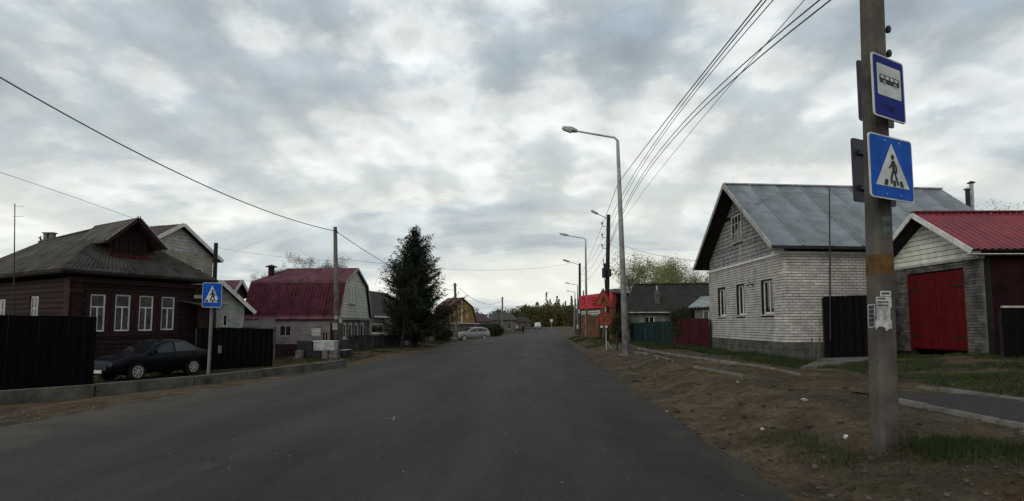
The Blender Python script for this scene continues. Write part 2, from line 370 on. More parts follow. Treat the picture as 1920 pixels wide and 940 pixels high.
def wall(F, name, material, parent, u0, u1, z0, z1, holes=(), d=0.25, b0=0.0):
    us = sorted({u0, u1, *[h[0] for h in holes], *[h[1] for h in holes]}); zs = sorted({z0, z1, *[h[2] for h in holes], *[h[3] for h in holes]})
    mb = MB(F)
    for a, b in zip(us, us[1:]):
        run = None
        for c, e in zip(zs, zs[1:]):
            inside = any(h[0] <= (a+b)/2 <= h[1] and h[2] <= (c+e)/2 <= h[3] for h in holes)
            if inside:
                if run: mb.box(a, b, b0, b0+d, run[0], run[1]); run = None
            else: run = (run[0], e) if run else (c, e)
        if run: mb.box(a, b, b0, b0+d, run[0], run[1])
    return mb.build(name, material, parent)
def rects_minus(u0, u1, z0, z1, holes):
    out = [(u0, u1, z0, z1)]
    for h in holes:
        nx = []
        for (a, b, c, d) in out:
            if h[1] <= a or h[0] >= b or h[3] <= c or h[2] >= d: nx.append((a, b, c, d)); continue
            if h[0] > a: nx.append((a, h[0], c, d))
            if h[1] < b: nx.append((h[1], b, c, d))
        out = nx
    return [r for r in out if r[1]-r[0] > 0.03 and r[3]-r[2] > 0.02]
def brick_rects(u0, u1, z0, z1, holes, L_=0.262, H_=0.098, gap=0.020, rnd=RND):
    out = []; k = 0; z = z0
    while z+H_-gap <= z1+0.01:
        a = u0-(L_/2 if k % 2 else 0)
        while a < u1:
            b = a+L_-gap
            lo, hi = max(a, u0), min(b, u1)
            if hi-lo > 0.03: out += [(r, rnd.uniform(0, 0.006)) for r in rects_minus(lo, hi, z, min(z+H_-gap, z1), holes)]
            a += L_
        z += H_; k += 1
    return out
def lay_bricks(F, parent, rects, material, count, proud=0.016, name='brick'):
    """nearest `count` bricks are objects, the rest one joined part"""
    rects = sorted(rects, key=lambda r: (F((r[0][0], 0, r[0][2]))-CAMP).length)
    near = [r for r in rects if 0 < project(F((r[0][0], 0, r[0][2])))[0] < 1920]
    first = near[:count]; ids = {id(r) for r in first}
    for (a, b, c, d), t in first:
        m = Matrix.Identity(4)
        for i in range(3):
            m[i][0] = F.u[i]*(b-a); m[i][1] = F.w[i]*(proud+t+0.02); m[i][2] = F.z[i]*(d-c)
        m.translation = F((a, -proud-t, c)); piece(name, parent, material, m)
    rest = [r for r in rects if id(r) not in ids]
    if rest:
        mb = MB(F)
        for (a, b, c, d), t in rest: mb.box(a, b, -proud-t, 0.02, c, d)
        mb.build('brickwork', material, parent, kind='stuff')
def window(F, parent, u0, u1, z0, z1, inset=0.10, fw=0.06, mull=(0.5,), trans=(), mframe=whitepaint, mglass=glass, sill=0.0, sillm=None, header=None):
    mb = MB(F); d = 0.05; y = inset
    mb.box(u0, u1, y, y+d, z1-fw, z1); mb.box(u0, u1, y, y+d, z0, z0+fw)
    mb.box(u0, u0+fw, y, y+d, z0+fw, z1-fw); mb.box(u1-fw, u1, y, y+d, z0+fw, z1-fw)
    w = mb.build('window', mframe, parent)
    zs = [z0+fw]+[z0+(z1-z0)*t for t in trans]+[z1-fw]; us0 = [u0+fw]+[u0+(u1-u0)*t for t in mull]+[u1-fw]
    hw = fw*0.4
    for t in trans:
        m = MB(F); zz = z0+(z1-z0)*t; m.box(u0+fw, u1-fw, y+0.002, y+d-0.004, zz-hw, zz+hw); m.build('transom', mframe, w)
    for i, (c, e) in enumerate(zip(zs, zs[1:])):
        top_single = (header == 'single' and i == len(zs)-2)
        us = [us0[0], us0[-1]] if top_single else us0
        if not top_single:
            for t in us[1:-1]:
                m = MB(F); m.box(t-hw, t+hw, y+0.003, y+d-0.006, c+(hw if i else 0), e-(hw if i < len(zs)-2 else 0)); m.build('mullion', mframe, w)
        for a, b in zip(us, us[1:]):
            m = MB(F); m.box(a+(hw if a != us[0] else 0), b-(hw if b != us[-1] else 0), y+0.02, y+0.028, c+(hw if i else 0), e-(hw if i < len(zs)-2 else 0)); m.build('pane', mglass, w)
    if sill:
        m = MB(F); m.box(u0-0.06, u1+0.06, -sill, inset, z0-0.07, z0-0.002); m.build('sill', sillm or mframe, w)
    return w
def planks(F, parent, outline, z0, z1, material, step=0.16, thick=0.025, b=0.0, name='plank', gap=0.016, maxn=300, under=None):
    """horizontal boards filling a gable; outline(z) -> (u_left, u_right)"""
    z = z0; k = 0
    while z < z1-0.03 and k < maxn:
        e = min(z+step-gap, z1); a0, b0 = outline(z); a1, b1 = outline(e)
        if b0-a0 > 0.05:
            mb = MB(F)
            mb.hexa([(a0, b-thick, z), (b0, b-thick, z), (b0, b, z), (a0, b, z), (a1, b-thick*0.35, e), (b1, b-thick*0.35, e), (b1, b, e), (a1, b, e)])
            mb.build(name, material, parent)
        z += step; k += 1
def sheet(F3, parent, name, material, width, length, profile, nlen, thick=0.004, step=None):
    """profiled sheet: F3(x across, y up the slope, h out of the plane)"""
    vs = []; fs = []; xs = profile(width); nx = len(xs)
    rows = []
    if step:
        k = 0; y = 0.0
        while y < length-1e-6:
            e = min(y+step, length); rows += [(y, 0.045), (e-0.002, 0.0)]; y = e
    else: rows = [(length*k/nlen, 0.0) for k in range(nlen+1)]
    for (y, hh) in rows:
        for (x, h) in xs: vs.append(tuple(F3(x, y, h+hh)))
    for r in range(len(rows)-1):
        for i in range(nx-1): fs.append([r*nx+i, r*nx+i+1, (r+1)*nx+i+1, (r+1)*nx+i])
    return soup(name, vs, fs, material, parent)
def wave(pitch, amp, n=6):
    def f(w):
        k = max(2, int(w/pitch*n)); return [(w*i/k, amp*math.sin(2*math.pi*(w*i/k)/pitch)) for i in range(k+1)]
    return f
def trap(pitch, amp):
    def f(w):
        out = []; x = 0.0
        while x < w-1e-6:
            for t, h in ((0, 0), (0.55, 0), (0.65, amp), (0.9, amp)):
                if x+t*pitch <= w: out.append((x+t*pitch, h))
            x += pitch
        out.append((w, 0)); return out
    return f
def slope_frame(P0, P1, Q0, Q1=None):
    """eave from P0 to P1, upper edge from Q0 to Q1: returns F3(x, y, h) over width |P1-P0| and length |Q0-P0|"""
    P0, P1, Q0 = Vector(P0), Vector(P1), Vector(Q0); Q1 = Vector(Q1) if Q1 else Q0+(P1-P0)
    W = (P1-P0).length; Ln = (Q0-P0).length
    n = (P1-P0).cross(Q0-P0).normalized()
    if n.z < 0: n = -n
    def F3(x, y, h):
        s = x/W; t = y/Ln
        return (P0.lerp(P1, s)).lerp(Q0.lerp(Q1, s), t)+n*h
    return F3, W, Ln
def roof_sheets(parent, P0, P1, Q0, Q1, material, count, profile, step=None, name='roof_sheet', lift=0.0):
    P0, P1, Q0, Q1 = map(Vector, (P0, P1, Q0, Q1))
    for k in range(count):
        s0, s1 = k/count, (k+1)/count
        F3, W, Ln = slope_frame(P0.lerp(P1, s0), P0.lerp(P1, s1), Q0.lerp(Q1, s0), Q0.lerp(Q1, s1))
        li = lift+(0.006 if k % 2 else 0.0)
        sheet(lambda x, y, h: F3(x, y, h+li), parent, name, material, W, Ln, profile, 6, step=step)
def slab(parent, name, material, pts, thick, b=None):
    """a flat polygon with thickness (thickness goes down)"""
    mb = MB(); n = (Vector(pts[1])-Vector(pts[0])).cross(Vector(pts[2])-Vector(pts[0])).normalized()
    if n.z > 0: n = -n
    mb.prism(pts, n*thick); return mb.build(name, material, parent)
def beam(parent, name, material, A, B, w, h, up=(0, 0, 1)):
    A, B = Vector(A), Vector(B); t = (B-A).normalized(); s = t.cross(Vector(up)).normalized(); n = s.cross(t).normalized()
    mb = MB(); q = []
    for P in (A, B): q.append([P-s*w/2-n*h/2, P+s*w/2-n*h/2, P+s*w/2+n*h/2, P-s*w/2+n*h/2])
    mb.hexa([q[0][0], q[0][1], q[1][1], q[1][0], q[0][3], q[0][2], q[1][2], q[1][3]]); return mb.build(name, material, parent)
# ------------------------------------------------------------------ ground, road, kerbs
def node_mat(name):
    m = bpy.data.materials.new(name); m.use_nodes = True; t = m.node_tree
    return m, t.nodes, t.links, t.nodes['Principled BSDF']
def gnoise(n, l, pos, scale, detail=6, rough=0.6, off=(0, 0, 0), sc=(1, 1, 1)):
    mp = n.new('ShaderNodeMapping'); mp.inputs[1].default_value = off; mp.inputs[3].default_value = sc; l.new(pos, mp.inputs[0])
    z = n.new('ShaderNodeTexNoise'); z.inputs['Scale'].default_value = scale; z.inputs['Detail'].default_value = detail; z.inputs['Roughness'].default_value = rough
    l.new(mp.outputs[0], z.inputs['Vector']); return z.outputs['Fac']
def gramp(n, l, f, stops):
    r = n.new('ShaderNodeValToRGB'); l.new(f, r.inputs[0]); e = r.color_ramp.elements
    while len(e) < len(stops): e.new(0.5)
    for q, (p, c) in zip(e, stops): q.position = p; q.color = (*c, 1) if isinstance(c, tuple) else (c, c, c, 1)
    return r.outputs[0]
def gmix(n, l, f, a, b, blend='MIX'):
    x = n.new('ShaderNodeMix'); x.data_type = 'RGBA'; x.blend_type = blend
    for i, v in ((0, f), (6, a), (7, b)):
        if isinstance(v, (int, float)): x.inputs[i].default_value = v
        elif isinstance(v, tuple): x.inputs[i].default_value = (*v, 1)
        else: l.new(v, x.inputs[i])
    return x.outputs[2]
def make_dirt():
    m, n, l, b = node_mat('dirt_ground'); b.inputs['Roughness'].default_value = 0.97; b.inputs['Specular IOR Level'].default_value = 0.1
    g = n.new('ShaderNodeNewGeometry').outputs['Position']
    base = gramp(n, l, gnoise(n, l, g, 1.7, 11, 0.74), [(0.30, (0.030, 0.022, 0.014)), (0.42, (0.066, 0.049, 0.031)), (0.53, (0.104, 0.080, 0.053)), (0.68, (0.17, 0.138, 0.094))])
    tone = gramp(n, l, gnoise(n, l, g, 0.35, 5, 0.6, (4, 7, 1)), [(0.42, (0.78, 0.78, 0.80)), (0.60, (1.15, 1.05, 0.95))])
    c1 = gmix(n, l, 1.0, base, tone, 'MULTIPLY')
    rust = gramp(n, l, gnoise(n, l, g, 0.55, 4, 0.5, (9, 3, 2)), [(0.57, 0.0), (0.66, 0.7)])
    c2 = gmix(n, l, rust, c1, (0.095, 0.040, 0.018))
    gr = gramp(n, l, gnoise(n, l, g, 0.42, 7, 0.65, (1.5, 2.5, 8)), [(0.58, 0.0), (0.66, 0.8)])
    c3 = gmix(n, l, gr, c2, gramp(n, l, gnoise(n, l, g, 14, 4), [(0.35, (0.020, 0.026, 0.010)), (0.6, (0.055, 0.062, 0.022)), (0.75, (0.11, 0.095, 0.045))]))
    sp = gramp(n, l, gnoise(n, l, g, 20, 5, 0.8, (3, 3, 3)), [(0.36, 0.35), (0.48, 1.0), (0.64, 1.0), (0.72, 2.0)])
    c4 = gmix(n, l, 1.0, c3, sp, 'MULTIPLY')
    l.new(c4, b.inputs['Base Color'])
    bp = n.new('ShaderNodeBump'); bp.inputs['Strength'].default_value = 1.0; bp.inputs['Distance'].default_value = 0.07
    l.new(gnoise(n, l, g, 9, 8, 0.7), bp.inputs['Height']); l.new(bp.outputs[0], b.inputs['Normal'])
    return m
def make_asphalt(name='asphalt', c0=(0.0235, 0.0215, 0.0178), c1=(0.048, 0.0443, 0.0372), speck=0.24):
    m, n, l, b = node_mat(name); b.inputs['Roughness'].default_value = 0.82; b.inputs['Specular IOR Level'].default_value = 0.22
    g = n.new('ShaderNodeNewGeometry').outputs['Position']
    base = gramp(n, l, gnoise(n, l, g, 0.9, 9, 0.68, (0, 0, 0), (1, 0.22, 1)), [(0.36, c0), (0.62, c1)])
    fine = gramp(n, l, gnoise(n, l, g, 34, 5, 0.85), [(0.36, 0.35), (0.5, 1.0), (0.66, 1.0), (0.74, 1.9)])
    c = gmix(n, l, 1.0, base, fine, 'MULTIPLY')
    # wheel-polished tracks and hairline cracks
    s0 = n.new('ShaderNodeSeparateXYZ'); l.new(g, s0.inputs[0]); tr = n.new('ShaderNodeMapRange'); tr.inputs[1].default_value = -8.0; tr.inputs[2].default_value = 2.0; l.new(s0.outputs[0], tr.inputs[0])
    trk = gramp(n, l, tr.outputs[0], [(0.0, 0.9), (0.20, 0.88), (0.27, 1.14), (0.33, 0.94), (0.40, 0.92), (0.46, 1.14), (0.55, 0.86), (0.64, 0.86), (0.72, 1.16), (0.80, 0.93), (0.88, 1.14), (0.96, 0.9)])
    c = gmix(n, l, gramp(n, l, gnoise(n, l, g, 0.6, 5, 0.6, (2, 1, 7), (1, 0.15, 1)), [(0.35, 0.4), (0.6, 1.0)]), c, gmix(n, l, 1.0, c, trk, 'MULTIPLY'))
    ck = gramp(n, l, gnoise(n, l, g, 0.55, 7, 0.62, (8, 3, 1), (1, 0.6, 1)), [(0.492, 0.0), (0.4975, 0.75), (0.5025, 0.75), (0.508, 0.0)])
    cm = gramp(n, l, gnoise(n, l, g, 0.25, 3, 0.5, (1, 9, 1)), [(0.52, 0.0), (0.60, 1.0)])
    c = gmix(n, l, gmix(n, l, 1.0, ck, cm, 'MULTIPLY'), c, (0.009, 0.0085, 0.008))
    v = n.new('ShaderNodeTexVoronoi'); v.inputs['Scale'].default_value = 5; l.new(g, v.inputs['Vector'])
    dot = gramp(n, l, v.outputs['Distance'], [(0.045, 1.0), (0.075, 0.0)])
    keep = gramp(n, l, gnoise(n, l, g, 3.1, 3), [(0.50, 0.0), (0.58, 1.0)])
    c = gmix(n, l, gmix(n, l, 1.0, dot, keep, 'MULTIPLY'), c, (speck, speck*0.95, speck*0.85))
    # dust trodden in from the verges
    sx = n.new('ShaderNodeSeparateXYZ'); l.new(g, sx.inputs[0])
    mr = n.new('ShaderNodeMapRange'); mr.inputs[1].default_value = 1.1; mr.inputs[2].default_value = 2.2; l.new(sx.outputs[0], mr.inputs[0])
    ml = n.new('ShaderNodeMapRange'); ml.inputs[1].default_value = -5.6; ml.inputs[2].default_value = -7.6; l.new(sx.outputs[0], ml.inputs[0])
    ad = n.new('ShaderNodeMath'); ad.operation = 'ADD'; ad.use_clamp = True; l.new(mr.outputs[0], ad.inputs[0]); l.new(ml.outputs[0], ad.inputs[1])
    mu = n.new('ShaderNodeMath'); mu.operation = 'MULTIPLY'; mu.use_clamp = True; l.new(ad.outputs[0], mu.inputs[0])
    l.new(gramp(n, l, gnoise(n, l, g, 1.6, 8, 0.7, (5, 5, 5)), [(0.38, 0.0), (0.60, 0.95)]), mu.inputs[1])
    c = gmix(n, l, mu.outputs[0], c, (0.075, 0.062, 0.044))
    l.new(c, b.inputs['Base Color'])
    bp = n.new('ShaderNodeBump'); bp.inputs['Strength'].default_value = 0.35; bp.inputs['Distance'].default_value = 0.008
    l.new(gnoise(n, l, g, 110, 3, 0.7), bp.inputs['Height']); l.new(bp.outputs[0], b.inputs['Normal'])
    return m
dirtmat = make_dirt(); asphalt = make_asphalt()
gravel = mat('gravel_path', (0.060, 0.046, 0.046), 0.35, 22, 0.97, 0.9, 60, col2=(0.022, 0.018, 0.019))

def axis(segs):
    out = []
    for a, b, s in segs:
        k = max(1, round((b-a)/s)); out += [a+(b-a)*i/k for i in range(k)]
    return out+[segs[-1][1]]
gx = axis([(-900, -120, 60), (-120, -40, 8), (-40, -16, 1.2), (-16, -9, 0.3), (-9, -4.5, 0.18), (-4.5, 1.4, 0.6), (1.4, 9, 0.10), (9, 16, 0.35), (16, 40, 1.5), (40, 120, 10), (120, 900, 60)])
gy = axis([(-60, 0, 6), (0, 3, 0.5), (3, 14, 0.11), (14, 30, 0.28), (30, 70, 1.0), (70, 200, 4), (200, 520, 16), (520, 2600, 160)])
gv = [(x, y, elev(x, y)) for y in gy for x in gx]; nx = len(gx)
gf = [[r*nx+i, r*nx+i+1, (r+1)*nx+i+1, (r+1)*nx+i] for r in range(len(gy)-1) for i in range(nx-1)]
soup('ground', gv, gf, dirtmat, kind='structure', smooth_=True)

# asphalt slab with a slightly broken edge
ys = axis([(-40, 2, 3), (2, 26, 0.12), (26, 60, 0.5), (60, 200, 3), (200, 520, 8)])
mb = MB(); rv = []; rf = []
for y in ys:
    jr = noise.noise((y*0.8, 3.1, 0))*0.10+noise.noise((y*3.3, 1.1, 0))*0.05; jl = noise.noise((y*0.7, 9.1, 0))*0.12+noise.noise((y*2.9, 6.1, 0))*0.05
    xl, xr = lerp_tab(LEDGE, y)+jl, lerp_tab(REDGE, y)+jr; z = road_z(y); cx = (xl+xr)/2
    rv += [(xl, y, z-0.12), (xl, y, z+0.0), (xl+(cx-xl)*0.5, y, z+0.03), (cx, y, z+0.045), (xr+(cx-xr)*0.5, y, z+0.03), (xr, y, z+0.012), (xr, y, z-0.12)]
for r in range(len(ys)-1):
    for i in range(6): rf.append([r*7+i, r*7+i+1, (r+1)*7+i+1, (r+1)*7+i])
soup('road', rv, rf, asphalt, kind='structure')
def on_road(x, y):
    xl, xr = lerp_tab(LEDGE, y), lerp_tab(REDGE, y); cx = (xl+xr)/2; return road_z(y)+0.045*(1-abs(x-cx)/((xr-xl)/2))
# a small white survey cross sprayed on the asphalt
P = at(738, 783, 960*1.47/175)
mb = MB()
for (dx, dy, ang) in ((0, 0, R(14)), (0, 0, R(104))):
    c, s = math.cos(ang), math.sin(ang); ln, wd = (0.13, 0.012) if ang < 1 else (0.20, 0.014)
    q = [(-ln, -wd), (ln, -wd), (ln, wd*0.4), (-ln, wd)]
    mb.face([(P.x+c*a-s*b, P.y+s*a+c*b, on_road(P.x, P.y)+0.005+(0.003 if ang > 1 else 0)) for a, b in q])
mb.build('painted_cross', mat('road_chalk', (0.26, 0.26, 0.24), 0.3, 30, 0.9, 0), kind='structure', loc=(P.x, P.y, 0.04))

def kerb_line(name, pts, w, h, stone, material, gap=0.012, sink=0.25, tilt=0.0, skip=()):
    root = bpy.data.objects.new(name, None); C.objects.link(root); root['kind'] = 'structure'; BASE[root.name] = Vector((0, 0, 0))
    acc = [0]
    for a, b in zip(pts, pts[1:]): acc.append(acc[-1]+(Vector(b[:2])-Vector(a[:2])).length)
    def pos(s):
        for k in range(len(acc)-1):
            if s <= acc[k+1]: t = (s-acc[k])/(acc[k+1]-acc[k]); return Vector(pts[k]).lerp(Vector(pts[k+1]), t)
        return Vector(pts[-1])
    s = 0; k = 0
    while s < acc[-1]-0.2:
        e = min(s+stone, acc[-1])
        if k not in skip:
            A, B = pos(s+gap/2), pos(e-gap/2); t = (B-A); t.z = 0; t.normalize(); nrm = Vector((-t.y, t.x, 0))
            za, zb = RND.uniform(-0.012, 0.012), RND.uniform(-0.012, 0.012); off = nrm*RND.uniform(-0.012, 0.012)
            A = A+off; B = B+off
            mb = MB(); q = nrm*w/2; U = Vector((0, 0, 1))
            mb.hexa([A-q-U*sink, B-q-U*sink, B+q-U*sink, A+q-U*sink, A-q+U*(h+za), B-q+U*(h+zb), B+q+U*(h+zb), A+q+U*(h+za)])
            mb.build('kerb_stone', material, root, bevel=0.012)
        s = e; k += 1
    return root
def gpt(x, y): return (x, y, elev(x, y))
kerb_line('corner_kerb', [(-17.0, 7.3, -0.22), (-13.6, 8.5, -0.18), (-11.2, 9.9, -0.14), (-9.3, 11.95, -0.10), (-8.55, 13.4, -0.09), (-7.75, 15.6, -0.06), (-7.05, 17.9, -0.03)], 0.18, 0.27, 2.0, kerbmat, gap=0.006)
# the pavement being laid on the right: two thin kerbs with dark gravel between them
inner = [(5.75, 1.5), (5.55, 4.5), (5.4, 6.3), (5.15, 8.5)]
outer = [(7.5, 1.5), (7.35, 5.0), (7.2, 7.5), (6.85, 9.9)]
palekerb = mat('pale_kerb', (0.25, 0.232, 0.20), 0.25, 3, 0.92, 0.3, 50)
kerb_line('pavement_kerb', [(x, y, elev(x, y)) for x, y in inner], 0.08, 0.065, 1.0, palekerb)
kerb_line('pavement_kerb', [(x, y, elev(x, y)) for x, y in outer], 0.08, 0.06, 1.0, palekerb)
def along(px_list):   # kerb tops read from the photo on ground about a metre below the lens
    out = []
    for px, py, dep in px_list:
        P = at(px, py, dep); out.append((P.x, P.y, elev(P.x, P.y)+0.01))
    return out
kerb_line('pavement_kerb', along([(1196, 650, 23.5), (1265, 661, 19.3), (1330, 672, 16.2), (1420, 685, 13.6), (1500, 696, 11.7)]), 0.08, 0.06, 1.0, palekerb)
kerb_line('pavement_kerb', along([(1180, 655, 21.6), (1212, 661, 19.7), (1262, 672, 16.4)]), 0.08, 0.055, 1.0, palekerb, skip=(2,))
kerb_line('pavement_kerb', along([(1304, 682, 14.1), (1392, 700, 11.4)]), 0.08, 0.055, 1.0, palekerb)
# gravel bed between the near kerbs
bv = []; bf = []; nb = 40
for k in range(nb+1):
    t = k/nb; y = 1.5+(9.6-1.5)*t
    xa = lerp_tab([(b, a) for a, b in inner], y)+0.06; xb = lerp_tab([(b, a) for a, b in outer], y)-0.06
    for j in range(9):
        x = xa+(xb-xa)*j/8; bv.append((x, y, elev(x, y)+0.03-0.12*smooth(8.8, 9.8, y+0.6*noise.noise((x*1.5, y, 3)))+noise.noise((x*4, y*4, 0))*0.012))
for k in range(nb):
    for j in range(8): bf.append([k*9+j, k*9+j+1, (k+1)*9+j+1, (k+1)*9+j])
soup('pavement', bv, bf, gravel, kind='structure', smooth_=True)

# loose stones, clods and litter on the verge
def stones(name, label, n, area, smin, smax, material, rnd):
    vs = []; fs = []
    ico = [(0, 0, 1), (0.89, 0, 0.45), (0.28, 0.85, 0.45), (-0.72, 0.53, 0.45), (-0.72, -0.53, 0.45), (0.28, -0.85, 0.45), (0.72, 0.53, -0.45), (-0.28, 0.85, -0.45), (-0.89, 0, -0.45), (-0.28, -0.85, -0.45), (0.72, -0.53, -0.45), (0, 0, -1)]
    fi = [(0,1,2),(0,2,3),(0,3,4),(0,4,5),(0,5,1),(1,6,2),(2,7,3),(3,8,4),(4,9,5),(5,10,1),(6,7,2),(7,8,3),(8,9,4),(9,10,5),(10,6,1),(11,7,6),(11,8,7),(11,9,8),(11,10,9),(11,6,10)]
    for _ in range(n):
        x, y = area(rnd); s = smin*(smax/smin)**(rnd.random()**2.2); z = elev(x, y)
        sx, sy, sz = s*rnd.uniform(0.7, 1.3), s*rnd.uniform(0.7, 1.3), s*rnd.uniform(0.35, 0.7); a = rnd.uniform(0, 6.28); b0 = len(vs); c, q = math.cos(a), math.sin(a)
        for (u, v, w) in ico:
            j = rnd.uniform(0.75, 1.15); u, v, w = u*sx*j, v*sy*j, w*sz*j
            vs.append((x+c*u-q*v, y+q*u+c*v, z+w+sz*0.4))
        fs += [(b0+i, b0+j, b0+k) for i, j, k in fi]
    soup(name, vs, fs, material, kind='stuff', label=label, cat='stones')
def right_verge(r):
    y = 3.0+27*r.random()**1.7; return lerp_tab(REDGE, y)+0.05+r.random()**1.2*4.2, y
def left_verge(r):
    y = 6.5+12*r.random(); return lerp_tab(LEDGE, y)-0.02-r.random()**1.5*1.6, y
def edge_r(r):
    y = 2.5+28*r.random()**1.5; return lerp_tab(REDGE, y)+r.gauss(0.06, 0.16), y
rs = random.Random(3)
def on_pavement(r):
    y = 1.6+8*r.random(); return 5.55+r.random()*1.5, y
stones('loose_stones', 'loose stones and clods on the dug-up right verge', 4200, right_verge, 0.006, 0.04, stonemat, rs)
stones('edge_gravel', 'crumbled gravel along the right asphalt edge', 1800, edge_r, 0.005, 0.024, stonemat, rs)
stones('sandy_gravel', 'gravel on the sandy strip by the corner kerb', 1100, left_verge, 0.005, 0.03, stonemat, rs)
stones('path_gravel', 'pale chippings scattered on the dark gravel pavement', 900, on_pavement, 0.006, 0.022, stonemat, rs)
stones('clod', 'dark earth clods on the dug-up right verge', 420, right_verge, 0.02, 0.085, mat('earth', (0.075, 0.056, 0.038), 0.3, 8, 0.97, 0.5, 40), rs)
for k, (px, py, s) in enumerate([(1508, 752, 0.055), (1383, 716, 0.035), (1428, 769, 0.028), (1250, 733, 0.03), (1232, 673, 0.04), (1585, 797, 0.028)]):
    d = 960*1.16/(py-608); P = at(px, py, d); z = elev(P.x, P.y); mb = MB(); rr = random.Random(k)
    ring = [(P.x+math.cos(a)*s*rr.uniform(0.5, 1.2), P.y+math.sin(a)*s*rr.uniform(0.5, 1.2), z+rr.uniform(0.01, 0.05)) for a in [0.9*i for i in range(7)]]
    top = (P.x, P.y, z+s*0.9); bot = (P.x, P.y, z-0.005)
    for i in range(7): mb.face([ring[i], ring[(i+1) % 7], top]); mb.face([ring[(i+1) % 7], ring[i], bot])
    lab = ['crumpled white litter lying beside the concrete sign pole', 'white scrap near the kerb piece before the brick house', 'small white scrap in the middle of the verge', 'small white scrap by the asphalt edge',
           'white scrap beside the lamp post foot', 'white scrap in the grass left of the concrete sign pole'][k]
    mb.build('litter', litterwhite, None, label=lab, cat='litter', group='litter on the right verge', loc=(P.x, P.y, z))

# grass: many blades, one object per patch
def grass(name, label, n, area, hmin, hmax, material, rnd, wd=0.008):
    vs = np.zeros((n*3, 3), np.float32)
    for i in range(n):
        x, y, f = area(rnd); z = elev(x, y)-0.01; h = rnd.uniform(hmin, hmax)*f; a = rnd.uniform(0, 6.28); lx, ly = rnd.gauss(0, 0.35)*h, rnd.gauss(0, 0.35)*h
        w = wd*rnd.uniform(0.7, 1.6); c, s = math.cos(a)*w, math.sin(a)*w
        vs[i*3] = (x-c, y-s, z); vs[i*3+1] = (x+c, y+s, z); vs[i*3+2] = (x+lx, y+ly, z+h)
    soup(name, vs, np.arange(n*3).reshape(-1, 3), material, kind='stuff', label=label, cat='grass')
def patch(blobs):
    def f(r):
        b = blobs[min(len(blobs)-1, int(r.random()*len(blobs)))]
        while True:
            x, y = r.gauss(0, 0.5), r.gauss(0, 0.5)
            if x*x+y*y < 1.4: break
        X, Y = b[0]+x*b[2], b[1]+y*b[3]
        return X, Y, (0.6+0.8*max(0, noise.noise((X*1.7, Y*1.7, 2))))
    return f
def strip(pts, spread):
    def f(r):
        k = r.randrange(len(pts)-1); t = r.random(); X = pts[k][0]+(pts[k+1][0]-pts[k][0])*t+r.gauss(0, spread); Y = pts[k][1]+(pts[k+1][1]-pts[k][1])*t+r.gauss(0, spread)
        return X, Y, 0.55+0.9*max(0, noise.noise((X*1.3, Y*1.3, 5)))
    return f
def area(x0, x1, y0, y1, thr=-0.2):
    def f(r):
        while True:
            X, Y = r.uniform(x0, x1), r.uniform(y0, y1); q = noise.noise((X*0.8, Y*0.8, 3))+0.4*noise.noise((X*2.7, Y*2.7, 1))
            if q > thr: return X, Y, 0.6+0.7*max(0, q)
    return f
rg = random.Random(11)
grass('grass', 'tall green grass at the foot of the concrete sign pole', 7000, patch([(3.75, 5.2, 0.28, 0.35), (4.0, 5.0, 0.4, 0.4), (4.35, 4.75, 0.5, 0.45), (4.8, 4.6, 0.5, 0.5), (4.6, 4.1, 0.6, 0.5), (5.2, 4.3, 0.4, 0.5)]), 0.06, 0.20, grassmat, rg, 0.005)
grass('grass', 'short green tufts left of the concrete sign pole', 1500, patch([(3.0, 6.0, 0.35, 0.5), (3.15, 5.6, 0.4, 0.3), (2.9, 6.6, 0.4, 0.4)]), 0.03, 0.11, grassmat, rg, 0.005)
grass('grass', 'thin dry grass across the dug-up verge', 16000, area(2.7, 6.8, 3.0, 17, 0.0), 0.02, 0.09, drygrass, rg, 0.004)
grass('grass', 'green lawn before the red garage', 30000, area(7.45, 13.5, 6.0, 16.5, -0.2), 0.05, 0.16, grassmat, rg, 0.008)
grass('grass', 'grass along the foot of the white brick house', 16000, area(6.4, 8.15, 13.8, 26.5, -0.25), 0.05, 0.22, grassmat, rg, 0.009)
grass('grass', 'grass before the teal and maroon fence', 6000, area(5.0, 7.6, 24, 34, -0.2), 0.06, 0.24, grassmat, rg, 0.012)
grass('grass', 'grass in the yard behind the corner kerb', 16000, area(-17.0, -8.6, 15.5, 29, -0.05), 0.05, 0.16, grassmat, rg, 0.011)
grass('grass', 'grass on the left verge before the spruce', 14000, area(-13.5, -7.4, 27, 48, -0.1), 0.04, 0.14, grassmat, rg, 0.014)
grass('grass', 'rough grass on the right verge beyond the lamp post', 7000, area(2.6, 6.0, 30, 60, 0.0), 0.05, 0.2, grassmat, rg, 0.014)
# ------------------------------------------------------------------ right: white brick house
def text_mesh(s, size, ext=0.004):
    cu = bpy.data.curves.new('lettering', 'FONT'); cu.body = s; cu.size = size; cu.extrude = ext; cu.align_x = 'CENTER'; cu.align_y = 'CENTER'
    o = bpy.data.objects.new('lettering', cu); C.objects.link(o); dg = bpy.context.evaluated_depsgraph_get()
    me = bpy.data.meshes.new_from_object(o.evaluated_get(dg)); bpy.data.objects.remove(o); bpy.data.curves.remove(cu)
    return me
A = at(1476, 668, 17.5); B = at(1333, 650, 24.3)
F, LN = frame_from(A, B, skew=R(5)); F.o.z = A.z
H = thing('brick_house', 'white brick house with grey metal roof and grey boarded gable beside the road', 'house', F.o)
CW = 3.52; PL = 0.46
wins = []
for (pa, pb, yt, yb) in ((1428.5, 1451, 525, 589), (1382, 1397, 535, 591), (1347, 1361, 542, 593)):
    a, b = F.u_px(pb, 1.9), F.u_px(pa, 1.9); wins.append((a, b, F.c_py(yb, (a+b)/2), F.c_py(yt, (a+b)/2)))
DEPTH = 9.0
wall(F, 'wall', mortar, H, 0, LN, PL, CW, wins, 0.3)
FS = Frame(F.o, F.w, F.u)
wall(FS, 'wall', mortar, H, 0.31, DEPTH, PL, CW, [], 0.3)
